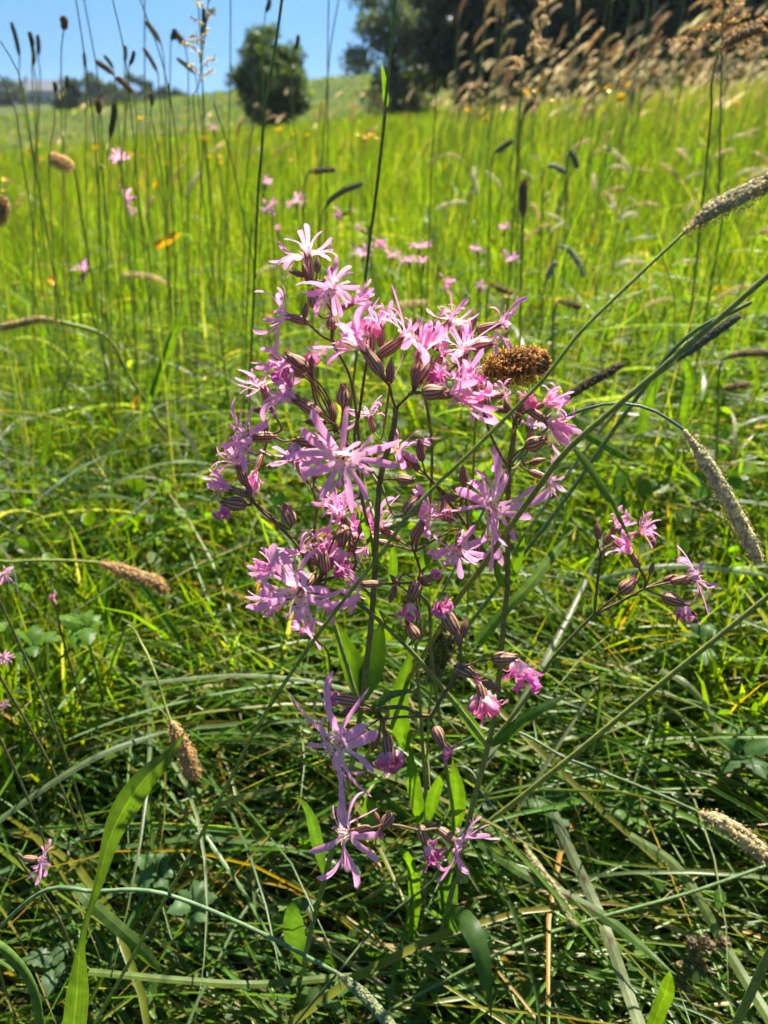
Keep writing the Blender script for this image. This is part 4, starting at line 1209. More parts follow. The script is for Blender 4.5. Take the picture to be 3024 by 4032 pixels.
grass_stalk('upright narrow brown head on a straight stem behind the pink flowers', [(2058, 862, 1.05), (2052, 1080, 1.06), (2048, 1300, 1.07)], [(2058, 862, 1.05), (2060, 790, 1.05), (2063, 712, 1.05)], 6, 36, (0.30, 0.24, 0.14), anther=TAN, root=(0, .02))
grass_stalk('dark grey foxtail beside the thick sheathed stalk', [(2660, 1425, .62), (2560, 1500, .63), (2400, 1650, .65)], [(2660, 1425, .62), (2730, 1370, .62), (2820, 1305, .62), (2915, 1240, .62)], 7, 42, DARKG, scol=(0.3, 0.3, 0.2), root=(-.05, .05))
grass_stalk('dusky foxtail fading to tan at its base', [(2180, 1590, .60), (2120, 1650, .61), (2050, 1800, .62)], [(2180, 1590, .60), (2260, 1545, .60), (2340, 1495, .60), (2455, 1432, .60)], 6, 40, (0.19, 0.17, 0.09), anther=TAN, root=(-.02, .05))
grass_stalk('stout pale green stem behind the green and purple grass panicle', [(3150, 3560, .28), (3024, 3770, .28), (2900, 4032, .28)], None, 18, scol=(0.18, 0.24, 0.06), root=(-.02, .0))
grass_stalk('thick bright green stem arching out of the grass beside the long twisted blade', [(-60, 3690, .25), (20, 3740, .25), (95, 3825, .25), (140, 3930, .25), (160, 4060, .25)], None, 18, scol=(0.10, 0.19, 0.02), root=(.005, 0))
grass_stalk('fluffy tan foxtail bent over with a rosy tip', [(390, 2215, .60), (250, 2207, .60), (60, 2212, .60), (-150, 2260, .6)], [(390, 2215, .60), (470, 2240, .60), (550, 2270, .60), (610, 2290, .60), (655, 2335, .60)], 6, 50, (0.58, 0.44, 0.24), anther=(0.72, 0.54, 0.28), loose=.6, root=(-.02, .03))
grass_stalk('tan ripe foxtail hanging head down behind the long twisted blade', [(672, 2838, .44), (645, 2760, .45), (610, 2650, .46), (560, 2540, .48), (490, 2480, .5)], [(672, 2838, .44), (700, 2900, .44), (735, 2980, .44), (765, 3060, .44)], 5, 62, (0.60, 0.45, 0.25), anther=(0.74, 0.54, 0.28), loose=.6, root=(-.05, .05))
grass_stalk('straw foxtail drooping over the short grass beside the yellow buttercups', [(235, 1265, .95), (420, 1330, .96), (520, 1500, .97)], [(235, 1265, .95), (150, 1258, .95), (70, 1275, .95), (-40, 1300, .95)], 8, 34, (0.62, 0.52, 0.28), anther=CREAM, root=(.05, .02))
grass_stalk('fluffy cream seed head floating above the grass on a thin bent stem', [(292, 658, 1.0), (310, 760, 1.0), (330, 900, 1.02)], [(292, 658, 1.0), (260, 645, 1.0), (225, 628, 1.0), (195, 618, 1.0)], 4, 46, (0.68, 0.55, 0.36), anther=(0.8, 0.66, 0.44), loose=.9, root=(0, .02))
grass_stalk('bushy cream seed head on a short stem beside the straw foxtail', [(-10, 880, .8), (-20, 1000, .8)], [(-10, 880, .8), (0, 850, .8), (5, 810, .8), (0, 770, .8)], 4, 50, (0.5, 0.40, 0.24), anther=(0.6, 0.48, 0.3), loose=.9)
for lab, hd in [('curved pale foxtail arched over like a hook', [(2195, 962, 1.2), (2240, 985, 1.2), (2275, 1030, 1.2), (2297, 1090, 1.2)]), ('slender silvery head leaning by the arched pale foxtail', [(2150, 1110, 1.1), (2170, 1060, 1.1), (2187, 1030, 1.1)]),
                ('long tan head lying flat over the grass under the fat grey foxtail', [(2845, 1412, .7), (2900, 1396, .7), (2960, 1390, .7), (3060, 1388, .7)]), ('small rusty head lying flat below the long tan head', [(2840, 1535, .75), (2890, 1522, .75), (2950, 1512, .75)]),
                ('curved grey green foxtail leaning behind the topmost pink flowers', [(1275, 825, 1.25), (1310, 780, 1.25), (1360, 748, 1.25), (1430, 722, 1.25)]), ('short brown head lying level above the curved grey green foxtail', [(1212, 680, 1.6), (1260, 672, 1.6), (1318, 668, 1.6)]),
                ('tan head slanting down under the distant pink blooms', [(1930, 1115, 1.1), (1965, 1135, 1.1), (2015, 1155, 1.1)]), ('tan head slanting beside the yellow buttercup', [(2195, 1185, 1.0), (2240, 1195, 1.0), (2290, 1210, 1.0)]),
                ('oval brown seed head standing over the bright grass by the buttercups', [(2060, 450, 1.5), (2075, 425, 1.5), (2100, 395, 1.5)]), ('whitish curved head over the bright grass', [(2150, 655, 1.6), (2185, 655, 1.6), (2225, 680, 1.6)]),
                ('dark crooked head over the bright grass', [(2245, 585, 1.5), (2262, 625, 1.5), (2272, 660, 1.5)]), ('grey head leaning up over the bright grass', [(1945, 605, 1.5), (1985, 575, 1.5), (2015, 555, 1.5)])]:
    i = len(lab)
    pale = 'pale' in lab or 'silvery' in lab or 'whitish' in lab
    hc = (0.5, 0.52, 0.46) if pale else ((0.34, 0.25, 0.12) if 'tan' in lab or 'rusty' in lab else ((0.32, 0.23, 0.14) if 'brown' in lab else (0.28, 0.29, 0.20)))
    b = hd[0]; dx = 1 if hd[-1][0] < b[0] else -1
    grass_stalk(lab, [b, (b[0] + dx * 14, b[1] + 60, b[2]), (b[0] + dx * 18, b[1] + 240, b[2] + .01)], hd, 4, 26 if b[2] > 1 else 30, hc, anther=CREAM if 'tan' in lab else None, root=(0, .02))
# --- tall stems against the sky
SKY = [
 ('thin stalk with a slim dark spike, outermost of the skyline stalks', (45, 88), (78, 228), 18), ('thin stalk with a twin of the short dark spikes by the far house', (117, 128), (128, 200), 20),
 ('thin stalk with a short dark spike just above the far house', (128, 185), (132, 262), 16), ('thin stalk with a narrow brown spike over the far house', (148, 138), (150, 222), 16),
 ('stalk with a thick brown head tilted above the far house', (250, 70), (250, 122), 30), ('stalk with a dark spike level with the house roof', (262, 300), (262, 355), 16),
 ('stalk with a small dark head touching the house roof', (214, 325), (216, 368), 18), ('bent stalk with a long brown spike over the hedge trees', (380, 242), (450, 295), 22),
 ('stalk with a short tan spike continuing the bent brown one', (460, 305), (525, 365), 24), ('stalk with a thin dark spike leaning towards the far house', (412, 220), (448, 275), 16),
 ('stalk with a thin upright spike over the hedge trees', (492, 180), (490, 250), 16), ('stalk with a thin spike leaning towards the lone tree', (528, 202), (508, 262), 16),
 ('stalk with a brown spike leaning steeply against open sky', (575, 85), (635, 172), 20), ('stalk with a green spike leaning under the steep brown one', (565, 188), (622, 288), 16),
 ('hooked stalk with a curled dark head', (690, 120), (672, 160), 26), ('stalk with a plump brown head hanging beside the hooked one', (692, 135), (730, 182), 26),
 ('stalk with a green spike pointing down towards the lone tree', (698, 230), (770, 292), 18), ('stalk with a dark upright spike high over the hedge', (802, 30), (796, 150), 18),
 ('stalk with a dark spike crossing the top of the sky', (1062, 0), (1045, 52), 20), ('stalk with a faint spike touching the crown of the lone tree', (1175, 140), (1160, 200), 18),
 ('stalk with a brown head in front of the far field', (385, 395), (388, 452), 26), ('stalk with a long dark spike in front of the far field', (452, 405), (432, 545), 24),
 ('stalk with a stubby rusty head in front of the far field', (595, 370), (596, 425), 18), ('stalk with a dark spike slanting over the green slope', (330, 210), (332, 268), 14)]
gq = np.random.default_rng(77)
for lab, (tx, ty), (bx, by), w in SKY:
    Yd = gq.uniform(.85, 1.35)
    lean = (bx - tx) * .35
    up = ty < by
    low = (bx, by)
    mid = (low[0] + (bx - tx) * .25 + gq.normal(0, 8), low[1] + 130)
    end = (low[0] + lean + gq.normal(0, 25), 760 + gq.uniform(-40, 60))
    grass_stalk(lab, [(low[0], low[1], Yd), (mid[0], mid[1], Yd), (end[0], end[1], Yd + .02)], [(bx, by, Yd), ((bx + tx) / 2 + 3, (by + ty) / 2, Yd), (tx, ty, Yd)], 2.4, w * 1.05,
                BRN if 'brown' in lab or 'rusty' in lab else (TAN if 'tan' in lab else (0.22, 0.22, 0.10)), bristle=.0012, anther=TAN if ('brown' in lab or 'tan' in lab) else None, root=(gq.normal(0, .02), .03))
BARE = [([(290, -60), (345, 300), (375, 560), (390, 800)], .9), ([(320, -60), (385, 300), (400, 500), (410, 760)], 1.1), ([(430, -60), (490, 210), (520, 480), (545, 760)], .95), ([(530, -60), (640, 250), (690, 520), (715, 820)], 1.0),
        ([(570, -60), (570, 300), (580, 640), (585, 900)], 1.2), ([(775, -60), (792, 200), (800, 520), (790, 800)], 1.1), ([(908, -60), (907, 260), (900, 560), (890, 860)], 1.2), ([(1295, -60), (1290, 260), (1290, 560), (1285, 800)], 1.2),
        ([(1345, -60), (1300, 200), (1275, 520), (1260, 760)], 1.3), ([(0, 160), (80, 310), (130, 600), (180, 900)], .8), ([(665, 330), (672, 600), (680, 860)], 1.0), ([(840, 400), (910, 620), (960, 860)], .9), ([(-20, 260), (60, 430), (100, 700)], .9),
        ([(990, 880), (975, 1150), (965, 1450)], .75), ([(1000, 440), (965, 760), (960, 980)], 1.0), ([(600, 470), (640, 700), (655, 950)], 1.0), ([(1720, 330), (1712, 480), (1700, 640), (1690, 900)], .9), ([(2590, 960), (2650, 1150), (2655, 1330)], .9)]
for pts, Yd in BARE:
    st = [(a, b, Yd + .01 * i) for i, (a, b) in enumerate(pts)]
    grass_stalk('thin bare grass stem standing tall over the meadow', st, None, 2.6, scol=(0.17, 0.22, 0.06), root=(.01, .02), group='bare stems over the meadow')
grass_stalk('slender bright green stalk standing in front of the lone tree', [(1118, -60, .7), (1085, 180, .7), (1045, 420, .7), (1030, 600, .71), (1010, 900, .73)], None, 6, scol=(0.15, 0.21, 0.04), root=(0, .02))
grass_stalk('dark upright stalk with bright leaves in front of the airy tree', [(1560, -60, .62), (1530, 300, .62), (1500, 600, .63), (1470, 850, .64), (1450, 1000, .65)], None, 7, scol=(0.15, 0.21, 0.04), leaves=[([(1520, 420, .62), (1515, 340, .62), (1502, 240, .62)], 26, (0.13, 0.22, 0.03), .3), ([(1722, 355, .62), (1690, 325, .62), (1635, 290, .62)], 22, (0.14, 0.22, 0.03), .3)][:1], root=(0, .03))


# --- branched dock stalks and feathery panicles
def panicle(label, stem, top_px, Yd, colr, seed, spread=60, n=26, droop=.5, rpx=6, name='dock_stalk', cat='weed stalk', blob=9):
    g = np.random.default_rng(seed)
    st = [P(a, b, Yd) for a, b in stem]
    r = root_of(st[-1], .01, .02); base = r
    t = empty(name, base); tag(t, label, cat)
    pts = (st + [r])[::-1]
    c = spline(pts, 40)
    V, F = tube(c, np.linspace(rpx, rpx * .5, 40) * m_per_px(st[0]), 6)
    link('stem', make_mesh('stem', V - base, F, (0.11, 0.15, 0.04)), M_STEM, t)
    L0 = P(*top_px, Yd); mp = m_per_px(L0)
    seg = spline(st[::-1], 60)
    k0 = np.argmin(np.linalg.norm(seg - L0, axis=1))
    for i in range(n):
        p = seg[min(59, int(k0 + (59 - k0) * i / max(1, n - 1)))]
        an = g.uniform(0, 6.28); ln = spread * mp * g.uniform(.45, 1.1) * (1.15 - .7 * i / n)
        d = unit(np.array([math.cos(an), math.sin(an) * .7, g.uniform(.2, 1.0)]))
        e = p + d * ln; e[2] -= droop * ln * .4
        cc = spline([p, p + d * ln * .5, e], 8)
        q = Acc()
        V, F = tube(cc, mp * 1.4, 4); q.add(V, F, np.asarray(colr) * .7)
        m = int(12 + ln / mp * .34)
        f = g.uniform(.25, 1, m)
        pos = np.stack([np.interp(f, np.linspace(0, 1, 8), cc[:, j]) for j in range(3)], 1) + g.normal(0, mp * 3.5, (m, 3))
        V, F, C = leaf_cards(g, pos, np.full(m, mp * blob) * g.uniform(.6, 1.3, m), np.asarray(colr)[None] * g.uniform(.7, 1.35, (m, 1)), .9)
        q.add(V, F, C)
        link('seed_branch', q.mesh('seed_branch', base), M_SEED, t)


panicle('reddish dock stalk in seed in front of the dark wood', [(2850, -120), (2845, 120), (2838, 420), (2830, 800), (2822, 1000)], (2842, 190), .95, (0.42, 0.27, 0.13), 1, spread=200, n=30, blob=8)
panicle('tan branching grass head catching light before the dark wood', [(2190, -140), (2140, 60), (2080, 190), (2050, 400), (2030, 700)], (2060, 290), 1.3, (0.56, 0.42, 0.26), 2, spread=95, n=28, blob=7)
panicle('pale loose grass panicle against the blue sky', [(830, -80), (815, 60), (800, 200), (785, 330), (780, 600)], (786, 320), .95, (0.42, 0.36, 0.22), 3, spread=130, n=16, blob=9, rpx=4)
panicle('green and purple grass panicle nodding beside the stout green stem', [(2860, 3715), (2760, 3740), (2680, 3830), (2640, 3950), (2620, 4060)], (2655, 3900), .34, (0.24, 0.20, 0.14), 4, spread=75, n=14, blob=26, rpx=3.5, name='grass_panicle', cat='grass stalk', droop=.2)
grass_stalk('fat tan foxtail lit against the dark wood', [(2832, 195, .8), (2800, 330, .8), (2790, 560, .82)], [(2832, 195, .8), (2890, 155, .8), (2945, 128, .8), (3003, 108, .8)], 5, 42, (0.42, 0.30, 0.17), anther=(0.55, 0.42, 0.25), root=(0, .03))

# --- crowd of nodding heads along the wood
hv = []
for i in range(7):
    g = np.random.default_rng(300 + i)
    a, am = spike_mesh([(0, 0, 0), (.012, 0, .022), (.03, 0, .040), (.048, 0, .052)], .0115, [(0.52, 0.42, 0.29), (0.60, 0.51, 0.36), (0.48, 0.34, 0.24), (0.50, 0.46, 0.30), (0.60, 0.50, 0.36), (0.62, 0.62, 0.50), (0.62, 0.56, 0.40)][i], 400 + i, n=150, bristle=.0045)
    a.add(*am) if am else None
    me = a.mesh('seed_head', None, False); me.materials.append(M_SEED); hv.append(me)
sv = []
for i in range(4):
    b = [.02, -.03, .05, -.01][i]
    c = spline([(-.10 + b, 0, -1), (-.05 + b, 0, -.6), (-.01, 0, -.22), (0, 0, 0)], 9)
    V, F = tube(c, np.full(9, .0008), 5)
    me = make_mesh('stem', V, F, (0.24, 0.28, 0.09)); me.materials.append(M_STEM); sv.append(me)
g = np.random.default_rng(9)
cnt = 0
while cnt < 260:
    px = g.uniform(1750, 3080) if g.random() < .8 else g.uniform(-60, 2900)
    low_ = cnt % 5 == 0
    Yd = 1.7 + 5.5 * g.random() ** 1.3 if not low_ else 1.0 + 2.2 * g.random()
    bx_ = (px - 1512) / FPX * Yd * 1.0
    gz = float(ground(bx_, Yd))
    hz = gz + g.uniform(.52, .86)
    if px < 1750: hz = gz + g.uniform(.35, .62)
    if low_: hz = gz + g.uniform(.26, .44)
    loc = np.array([bx_, Yd, hz])
    t = empty('nodding_grass_stalk', (bx_, Yd, gz)); tag(t, 'short stalk with a pale seed head sunk in the sunlit grass' if low_ else ('slim stalk with a nodding buff seed head on the slope below the dark wood' if px >= 1750 else 'tall thin stalk with a nodding buff seed head in the open meadow'), 'grass stalk', 'pale seed heads sunk in the grass' if low_ else ('nodding buff seed heads below the wood' if px >= 1750 else 'nodding seed heads in the open meadow'))
    rz = g.normal(0, .7); s = g.uniform(.7, 1.25) * (1 + .12 * (Yd - 1.7) * .4)
    k = g.integers(4)
    st = link('stem', sv[k], None, t); st.location = (0, 0, hz - gz); st.rotation_euler = (0, 0, rz); st.scale = (1 + .1 * Yd, 1 + .1 * Yd, (hz - gz) + .03)
    h = link('seed_head', hv[(5 + g.integers(2)) if low_ else g.integers(5)], None, t); h.location = (0, 0, hz - gz - .002); h.rotation_euler = (g.normal(0, .15), g.normal(-.1, .3) + (.55 if low_ else 0), rz + (3.0 if low_ and cnt % 2 else 0)); h.scale = (s, s, s)
    cnt += 1

# ------------------------------------------------------------------ long blades near the camera
def blade(label, pts, w, colr, rolls=(0, 0), fold=.15, tip=True, root=False, name='grass_leaf', spots=False):
    p = [PC(*q) for q in pts]
    if root: p = [root_of(p[0], *root)] + p
    n = 30
    c = spline(p, n); T = unit(np.gradient(c, axis=0)); view = unit(CAMP - c)
    side = unit(np.cross(T, view)); nr = np.cross(side, T)
    t = np.linspace(0, 1, n)
    ro = np.interp(t, np.linspace(0, 1, len(rolls)), rolls)[:, None]
    side = side * np.cos(ro) + nr * np.sin(ro)
    mp = m_per_px(P(*pts[len(pts) // 2]))
    wv = np.interp(t, np.linspace(0, 1, len(np.atleast_1d(w))), np.atleast_1d(w)) * mp
    if tip: wv = wv * np.maximum(.02, 1 - np.clip((t - .72) / .28, 0, 1) ** 1.6)
    c = c + nr * (np.sin(t * 9 + len(label)) * .12 * wv)[:, None]
    V, F = ribbon(c, wv, side, 13, fold)
    C = np.tile(np.asarray(colr, float), (len(V), 1)).reshape(n, 13, 3); C[:, 6] *= 1.35; C[:, 1::2] *= .82
    C *= (1 + .12 * np.sin(np.arange(n) * 1.9 + len(label)))[:, None, None]
    if spots:
        for k in (9, 14, 17): C[k, 3:8] = (0.12, 0.06, 0.04)
    o = link(name, make_mesh(name, V - p[0], F, C.reshape(-1, 3)), M_LEAF); o.location = [float(v) for v in p[0]]
    return tag(o, label, 'grass blade')


BG = (0.11, 0.17, 0.04); BL = (0.24, 0.28, 0.14); BY = (0.12, 0.20, 0.02)
blade('broad green blade twisting upright to a sharp tip', [(285, 4100, .23), (305, 3900, .235), (325, 3680, .24), (385, 3480, .245), (450, 3260, .25), (560, 3080, .25), (660, 2980, .25), (737, 2868, .25)], [105, 100, 70, 36, 60, 100, 110, 70], (0.10, 0.165, 0.03), (.2, .3, 1.15, .7, .2, .15, .3))
blade('broad dark blade leaning across behind the twisted one', [(300, 3480, .31), (345, 3540, .30), (420, 3610, .30), (530, 3710, .30), (640, 3830, .31)], 50, (0.10, 0.16, 0.04), (.5, .2, .1))
blade('wide level blade lying along the lowest grass', [(350, 3825, .31), (700, 3858, .31), (1000, 3875, .315), (1300, 3850, .32), (1700, 3815, .33)], 28, (0.12, 0.18, 0.03), (.5, .3, .5))
blade('pale freckled blade leaning down through the tangle', [(2180, 3200, .43), (2250, 3360, .42), (2330, 3530, .41), (2400, 3700, .40), (2470, 3900, .39), (2540, 4090, .38)], 38, BL, (.3, .1, .3), tip=False, spots=True)
blade('green blade with brown flecks sloping from the low flowers', [(1880, 3310, .39), (2030, 3420, .39), (2200, 3510, .38), (2380, 3610, .375), (2520, 3720, .37), (2660, 3840, .37)], 38, (0.11, 0.19, 0.04), (.6, .2, .4), spots=True)
blade('long bluish blade bending down past the cream foxtail', [(2480, 3290, .41), (2640, 3390, .40), (2740, 3520, .39), (2840, 3700, .38), (2960, 3900, .37), (3060, 4060, .37)], 36, (0.16, 0.22, 0.06), (.5, .1, .2), tip=False)
blade('short bright blade tip standing beside the purple panicle', [(2560, 4090, .28), (2590, 3990, .28), (2625, 3900, .28), (2640, 3820, .28)], 60, BY, (.3, .2))
blade('bluish blade running up to the tan ripe foxtail', [(-60, 3270, .38), (180, 3100, .40), (380, 2980, .42), (560, 2910, .44), (690, 2870, .46)], 26, (0.15, 0.20, 0.09), (.6, .3, .5))
blade('bright green blade slanting behind the thick plant stem and its pink buds', [(1880, 2530, .46), (1990, 2400, .47), (2080, 2310, .48), (2180, 2180, .5), (2260, 2080, .52)][::1], 42, BY, (.2, .3))
blade('bright wide blade crossing behind the sheathed stalk', [(2220, 1620, .55), (2300, 1700, .55), (2400, 1760, .55), (2500, 1820, .55)], 40, BY, (.3, .4))
blade('pale level blade arching behind the lower pink flower', [(560, 2690, .5), (900, 2660, .5), (1150, 2672, .5), (1350, 2710, .5), (1550, 2770, .5)], 20, (0.2, 0.25, 0.12), (.7, .5))
blade('curled light blade hooked in the shade beside the plant', [(1090, 2180, .52), (1040, 2290, .5), (1045, 2370, .49), (1032, 2420, .48)], 30, (0.15, 0.21, 0.13), (.5, .2))
blade('pale long blade sweeping across behind the side branch', [(2350, 2280, .62), (2560, 2235, .6), (2780, 2232, .6), (3080, 2275, .6)], 26, (0.2, 0.26, 0.12), (.6, .5))
blade('arched pale blade in the tangle under the side branch', [(2600, 2640, .52), (2700, 2690, .5), (2790, 2800, .49), (2850, 2930, .48), (2880, 3040, .48)], 28, (0.22, 0.25, 0.11), (.5, .2))
blade('yellow withered blade leaning by the low tangle', [(1290, 2090, .62), (1050, 2250, .6), (1010, 2350, .6)], 20, (0.38, 0.22, 0.03), (.4, .2))
blade('orange withered blade in the bright short grass', [(610, 970, 1.1), (650, 950, 1.1), (710, 915, 1.1)], 34, (0.5, 0.26, 0.02), (.3, .2))
for i, (pts, w, c) in enumerate([([(600, 1560), (640, 1430), (690, 1300), (745, 1160)], 34, BY), ([(560, 1690), (590, 1560), (640, 1400), (680, 1290)], 26, BY), ([(60, 2080), (110, 1950), (170, 1800), (200, 1640)], 30, BY), ([(2520, 1700), (2560, 1560), (2620, 1430), (2690, 1330)], 44, BY), ([(2700, 1420), (2720, 1500), (2700, 1600), (2690, 1690)], 36, BY)]):
    blade('bright green upright blade glowing in the short grass', [(a, b, 0.95 if i < 3 else .8) for a, b in pts], w, c, (.3, .4))['group'] = 'glowing upright blades'

# ------------------------------------------------------------------ distant pink flowers
def far_pink(px, py, Yd, dm, ax, tw, form, seed):
    loc = P(px, py, Yd); r = root_of(loc, np.random.default_rng(seed).normal(0, .02), .02)
    pl = Plant('ragged_pink_flower', r, 'ragged pink flower on a thin stem out in the sunlit grass', 'flower', 'ragged pink flowers out in the meadow', seed)
    a = axis_of(ax, tw); mp = m_per_px(loc)
    b = pl.flower(loc, a, dm * mp, form, cal=.010)
    pl.stem([r, 0.5 * (r + b) + np.array([.008, 0, .02]), b - a * .004, b + a * .0005], np.array([.0010, .0008]), (0.17, 0.23, 0.06), end=(0.16, 0.13, 0.06), sides=6)
    return pl


for i, (px, py, dm, ax, tw, form) in enumerate([
 (470, 632, 105, 95, .0, 'open'), (507, 790, 120, 200, .1, 'open'), (328, 1075, 105, 80, .4, 'half'), (1045, 728, 70, 80, .2, 'half'), (1068, 815, 95, 90, .85, 'open'), (1165, 800, 105, 100, .3, 'open'), (1350, 845, 85, 200, .3, 'half'),
 (1095, 908, 50, 90, .2, 'half'), (1425, 905, 60, 150, .3, 'half'), (1478, 945, 95, -40, .2, 'half'), (1428, 1005, 105, 90, .8, 'open'), (1545, 1010, 95, 80, .6, 'open'), (1655, 975, 105, 80, .4, 'open'), (1612, 1030, 85, 100, .6, 'open'), (1665, 1040, 70, 90, .3, 'half'),
 (1745, 1100, 100, -60, .3, 'half'), (1892, 1128, 55, 90, .8, 'open'), (1880, 985, 75, 100, .5, 'open'), (2012, 1030, 95, 90, .7, 'open'), (1985, 905, 70, 90, .4, 'half'), (1250, 1400, 90, 60, .3, 'open'), (843, 512, 40, 90, .2, 'half')]):
    fp = far_pink(px, py, 1.05 + .35 * (1100 - min(1100, py)) / 500 if py > 600 else 1.5, dm * 1.1, ax, tw, form, 600 + i)
    own = {0: 'pink flower spread flat on a stem behind the fluffy cream seed head', 1: 'pink flower turned edge on below the flat spread one', 2: 'lone pink flower in the short grass beside the withered orange blade',
           6: 'drooping pink flower between the curved grey foxtail and the main plant', 17: 'pink flower behind the upright narrow brown head', 20: 'pale pink flower just behind the top flowers of the main plant', 21: 'tiny pink flower out beneath the lone rounded tree'}
    if i in own: fp.o['label'] = own[i]
for i, (px, py, dm, ax, tw, Yd) in enumerate([(12, 2260, 110, 20, .5, .42), (14, 2590, 90, 10, .5, .40), (5, 2775, 80, 0, .3, .38)]):
    far_pink(px, py, Yd, dm, ax, tw, 'open', 700 + i).o['label'] = ['small pink flower on a long stem beside the tan bent foxtail', 'small pink flower on a long stem above the bluish blade', 'smallest pink flower just above the bluish blade'][i]
far_pink(150, 3385, .33, 190, 0, .2, 'open', 710).o['label'] = 'single small pink flower low in the shaded tangle beside the twisted blade'
pl = Plant('pink_bud_stalk', root_of(P(205, 2350, .5), 0, .02), 'thin stalk with a single closed pink bud over broad leaves', 'flower', None, 720)
b = pl.pinkbud(P(205, 2352, .5), axis_of(110, .1), .008, .005); pl.stem([pl.base, b - np.array([0, 0, .05]), b], .0008, (0.1, 0.1, 0.04))
pl = Plant('pink_bud_stalk', root_of(P(1195, 2490, .46), 0, .02), 'thin stalk with a closed pink bud below the big pink flower', 'flower', None, 721)
b = pl.pinkbud(P(1195, 2490, .46), axis_of(160, .1), .009, .006); pl.stem([pl.base, b - np.array([-.01, 0, .04]), b], .0009, (0.1, 0.1, 0.04))

# ------------------------------------------------------------------ buttercups
def buttercup_mesh(seed):
    g = np.random.default_rng(seed); a = Acc()
    for k in range(5):
        an = 6.283 * k / 5 + g.normal(0, .08); n = 5
        V = []
        for i in range(n):
            s = i / (n - 1); wd = .30 * math.sin(math.pi * (.12 + .72 * s)) ; r = .08 + .45 * s; z = .25 * s ** 1.5 + .04
            for u in (-1, 0, 1):
                V.append((r * math.cos(an) - u * wd * math.sin(an), r * math.sin(an) + u * wd * math.cos(an), z + .06 * abs(u)))
        i = np.arange(n - 1)[:, None] * 3; j = np.arange(2)[None]
        F = np.stack([i + j, i + j + 1, i + 3 + j + 1, i + 3 + j], -1).reshape(-1, 4)
        a.add(V, F, np.array([.80, .50, .008]) * g.uniform(.9, 1.05))
    t = np.linspace(0, 6.283, 9)[:-1]
    V = np.vstack([np.stack([.13 * np.cos(t), .13 * np.sin(t), np.full(8, .05)], 1), np.stack([.10 * np.cos(t), .10 * np.sin(t), np.full(8, .16)], 1), [[0, 0, .19]]])
    a.add(V, [(i, (i + 1) % 8, 8 + (i + 1) % 8, 8 + i) for i in range(8)], (.6, .45, .03)); a.n
    a.add(V, [(8 + i, 8 + (i + 1) % 8, 16) for i in range(8)], (.5, .45, .03))
    me = a.mesh('flower_head'); me.materials.append(M_YELLOW); return me


BC = [buttercup_mesh(i) for i in range(4)]
cs = spline([(.03, .01, -1), (.01, 0, -.5), (0, 0, 0)], 8)
Vb, Fb = tube(cs, .0009, 5)
BCS = make_mesh('stem', Vb, Fb, (0.10, 0.15, 0.04)); BCS.materials.append(M_STEM)
g = np.random.default_rng(31)
spots = [(378, 588, 26), (142, 572, 26), (120, 598, 24), (160, 625, 20), (550, 470, 30), (520, 612, 20), (565, 615, 20), (655, 648, 22), (620, 730, 34), (18, 712, 26), (20, 752, 22), (808, 518, 22), (806, 550, 24), (820, 620, 22), (860, 618, 22), (865, 642, 20),
         (1100, 515, 34), (1150, 530, 24), (1212, 535, 22), (1412, 535, 22), (1465, 535, 30), (1435, 545, 26), (1480, 545, 26), (1155, 632, 24), (2070, 370, 28), (2112, 362, 28), (2168, 398, 26), (1845, 438, 24), (1918, 470, 24), (2345, 342, 22), (2395, 348, 28), (2408, 360, 26),
         (2448, 388, 34), (2460, 305, 26), (2470, 336, 24), (2900, 405, 26), (205, 1110, 40), (185, 1180, 28), (265, 1535, 30), (382, 1472, 34), (545, 1593, 52), (675, 1580, 36), (555, 1455, 30), (820, 1500, 42), (780, 1590, 26), (2005, 1165, 46), (2675, 1190, 34), (2288, 1155, 26), (2835, 1145, 40), (2670, 1250, 36),
         (2858, 1422, 34), (1060, 1245, 34), (1265, 1295, 30), (1358, 1225, 34), (105, 2048, 34), (985, 2325, 40), (1920, 2510, 60), (1990, 2700, 70), (1360, 1228, 30), (2535, 1000, 30), (1535, 2575, 20)]
for px, py, dm in spots:
    d = ray(px, py)
    z = 0.019 * FPX / dm                      # a buttercup is about 19 mm across
    z = min(max(z, .42), 3.2)
    p = CAMP + d * z
    gz = float(ground(p[0], p[1]))
    t = empty('buttercup', (p[0], p[1], gz)); tag(t, 'small yellow buttercup on a thin green stem in the grass', 'buttercup', 'buttercups scattered through the meadow')
    h = max(.03, p[2] - gz)
    f = link('flower_head', BC[g.integers(4)], None, t); f.location = (0, 0, h); f.rotation_euler = (g.normal(.35, .4), g.normal(0, .4), g.uniform(0, 6)); s = dm * z / FPX; f.scale = (s, s, s)
    q = link('stem', BCS, None, t); q.location = (0, 0, h); q.scale = (1, 1, h + .02); q.rotation_euler = (0, 0, g.uniform(0, 6))

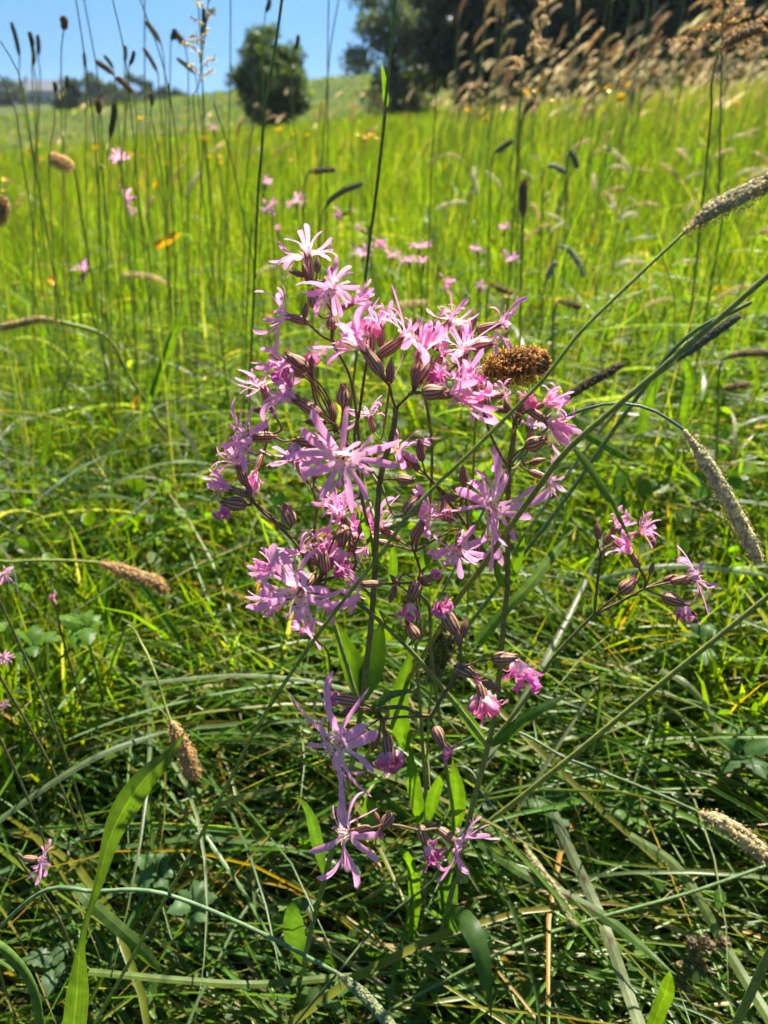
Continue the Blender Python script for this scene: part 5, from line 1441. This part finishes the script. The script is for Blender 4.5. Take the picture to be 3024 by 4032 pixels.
# ------------------------------------------------------------------ leafy herbs in the tangle
def herb(label, px, py, Yd, size, colr, seed, n=7, cat='leafy plant', lobed=True):
    g = np.random.default_rng(seed)
    c0 = P(px, py, Yd); r = root_of(c0, 0, .01)
    pl = Plant('leafy_herb', r, label, cat, None, seed)
    sz = size * m_per_px(c0)
    pl.stem([r, 0.5 * (r + c0), c0], np.array([.0016, .001]), (0.08, 0.13, 0.04))
    for k in range(n):
        an = 6.283 * k / n + g.normal(0, .3); el = g.uniform(.05, .7)
        d = np.array([math.cos(an) * math.cos(el), math.sin(an) * math.cos(el), math.sin(el)])
        L = sz * g.uniform(.7, 1.15)
        s0 = c0 - np.array([0, 0, .012]) * g.random()
        cc = spline([s0, s0 + d * L * .5 + np.array([0, 0, L * .08]), s0 + d * L - np.array([0, 0, L * .15])], 12)
        T = unit(np.gradient(cc, axis=0)); side = unit(np.cross(T, np.array([g.normal(0, .3), g.normal(0, .3), 1.0])))
        t = np.linspace(0, 1, 12)
        w = L * .52 * np.sin(np.pi * np.clip(.08 + .92 * t, 0, 1)) ** .8 * (1 + (.16 * np.sign(np.sin(t * 34)) if lobed else 0)) + .0003
        V, F = ribbon(cc, w, side, 5, .12)
        C = np.tile(np.asarray(colr) * g.uniform(.8, 1.2), (len(V), 1)).reshape(12, 5, 3); C[:, 2] *= 1.25
        link('leaf', make_mesh('leaf', V - r, F, C.reshape(-1, 3)), M_LEAF, pl.o)


herb('bright leafy herb under the tan bent foxtail', 330, 2450, .55, 130, (0.09, 0.18, 0.02), 1)
herb('low bright herb among the grass beside the small pink flower', 130, 2530, .54, 120, (0.08, 0.16, 0.02), 2)
herb('leafy herb with toothed leaves below the side branch', 2760, 2510, .56, 150, (0.07, 0.14, 0.035), 3)
herb('dark toothed herb beside the arched pale blade', 2930, 2950, .46, 170, (0.06, 0.125, 0.035), 4)
herb('low lobed herb shaded beside the thick plant stem', 2180, 3170, .45, 150, (0.075, 0.15, 0.04), 5)
herb('bright small herb beside the cream foxtail', 2480, 3180, .44, 130, (0.08, 0.16, 0.025), 6)
herb('pale lobed herb in the tangle below the yellow sheath leaf', 760, 3560, .36, 120, (0.09, 0.16, 0.06), 7)
herb('greyish herb down in the tangle beside the twisted blade', 200, 3790, .34, 130, (0.09, 0.15, 0.06), 8)
herb('small dark herb under the long level blade', 600, 3400, .40, 110, (0.06, 0.13, 0.035), 9)

# ------------------------------------------------------------------ summer haze
a = Acc(); box(a, (-760, -760, -4.5), (760, 760, 26), (1, 1, 1))
hz_me = a.mesh('haze')
hm = bpy.data.materials.new('summer_haze'); hm.use_nodes = True
hn = hm.node_tree.nodes; hn.remove(hn['Principled BSDF'])
pv = hn.new('ShaderNodeVolumePrincipled'); pv.inputs['Color'].default_value = (0.80, 0.88, 1.0, 1); pv.inputs['Density'].default_value = 0.0002; pv.inputs['Anisotropy'].default_value = 0.3
hm.node_tree.links.new(pv.outputs[0], hn['Material Output'].inputs['Volume'])
tag(link('haze', hz_me, hm), 'thin blue summer haze over the far slopes', 'haze', kind='stuff')
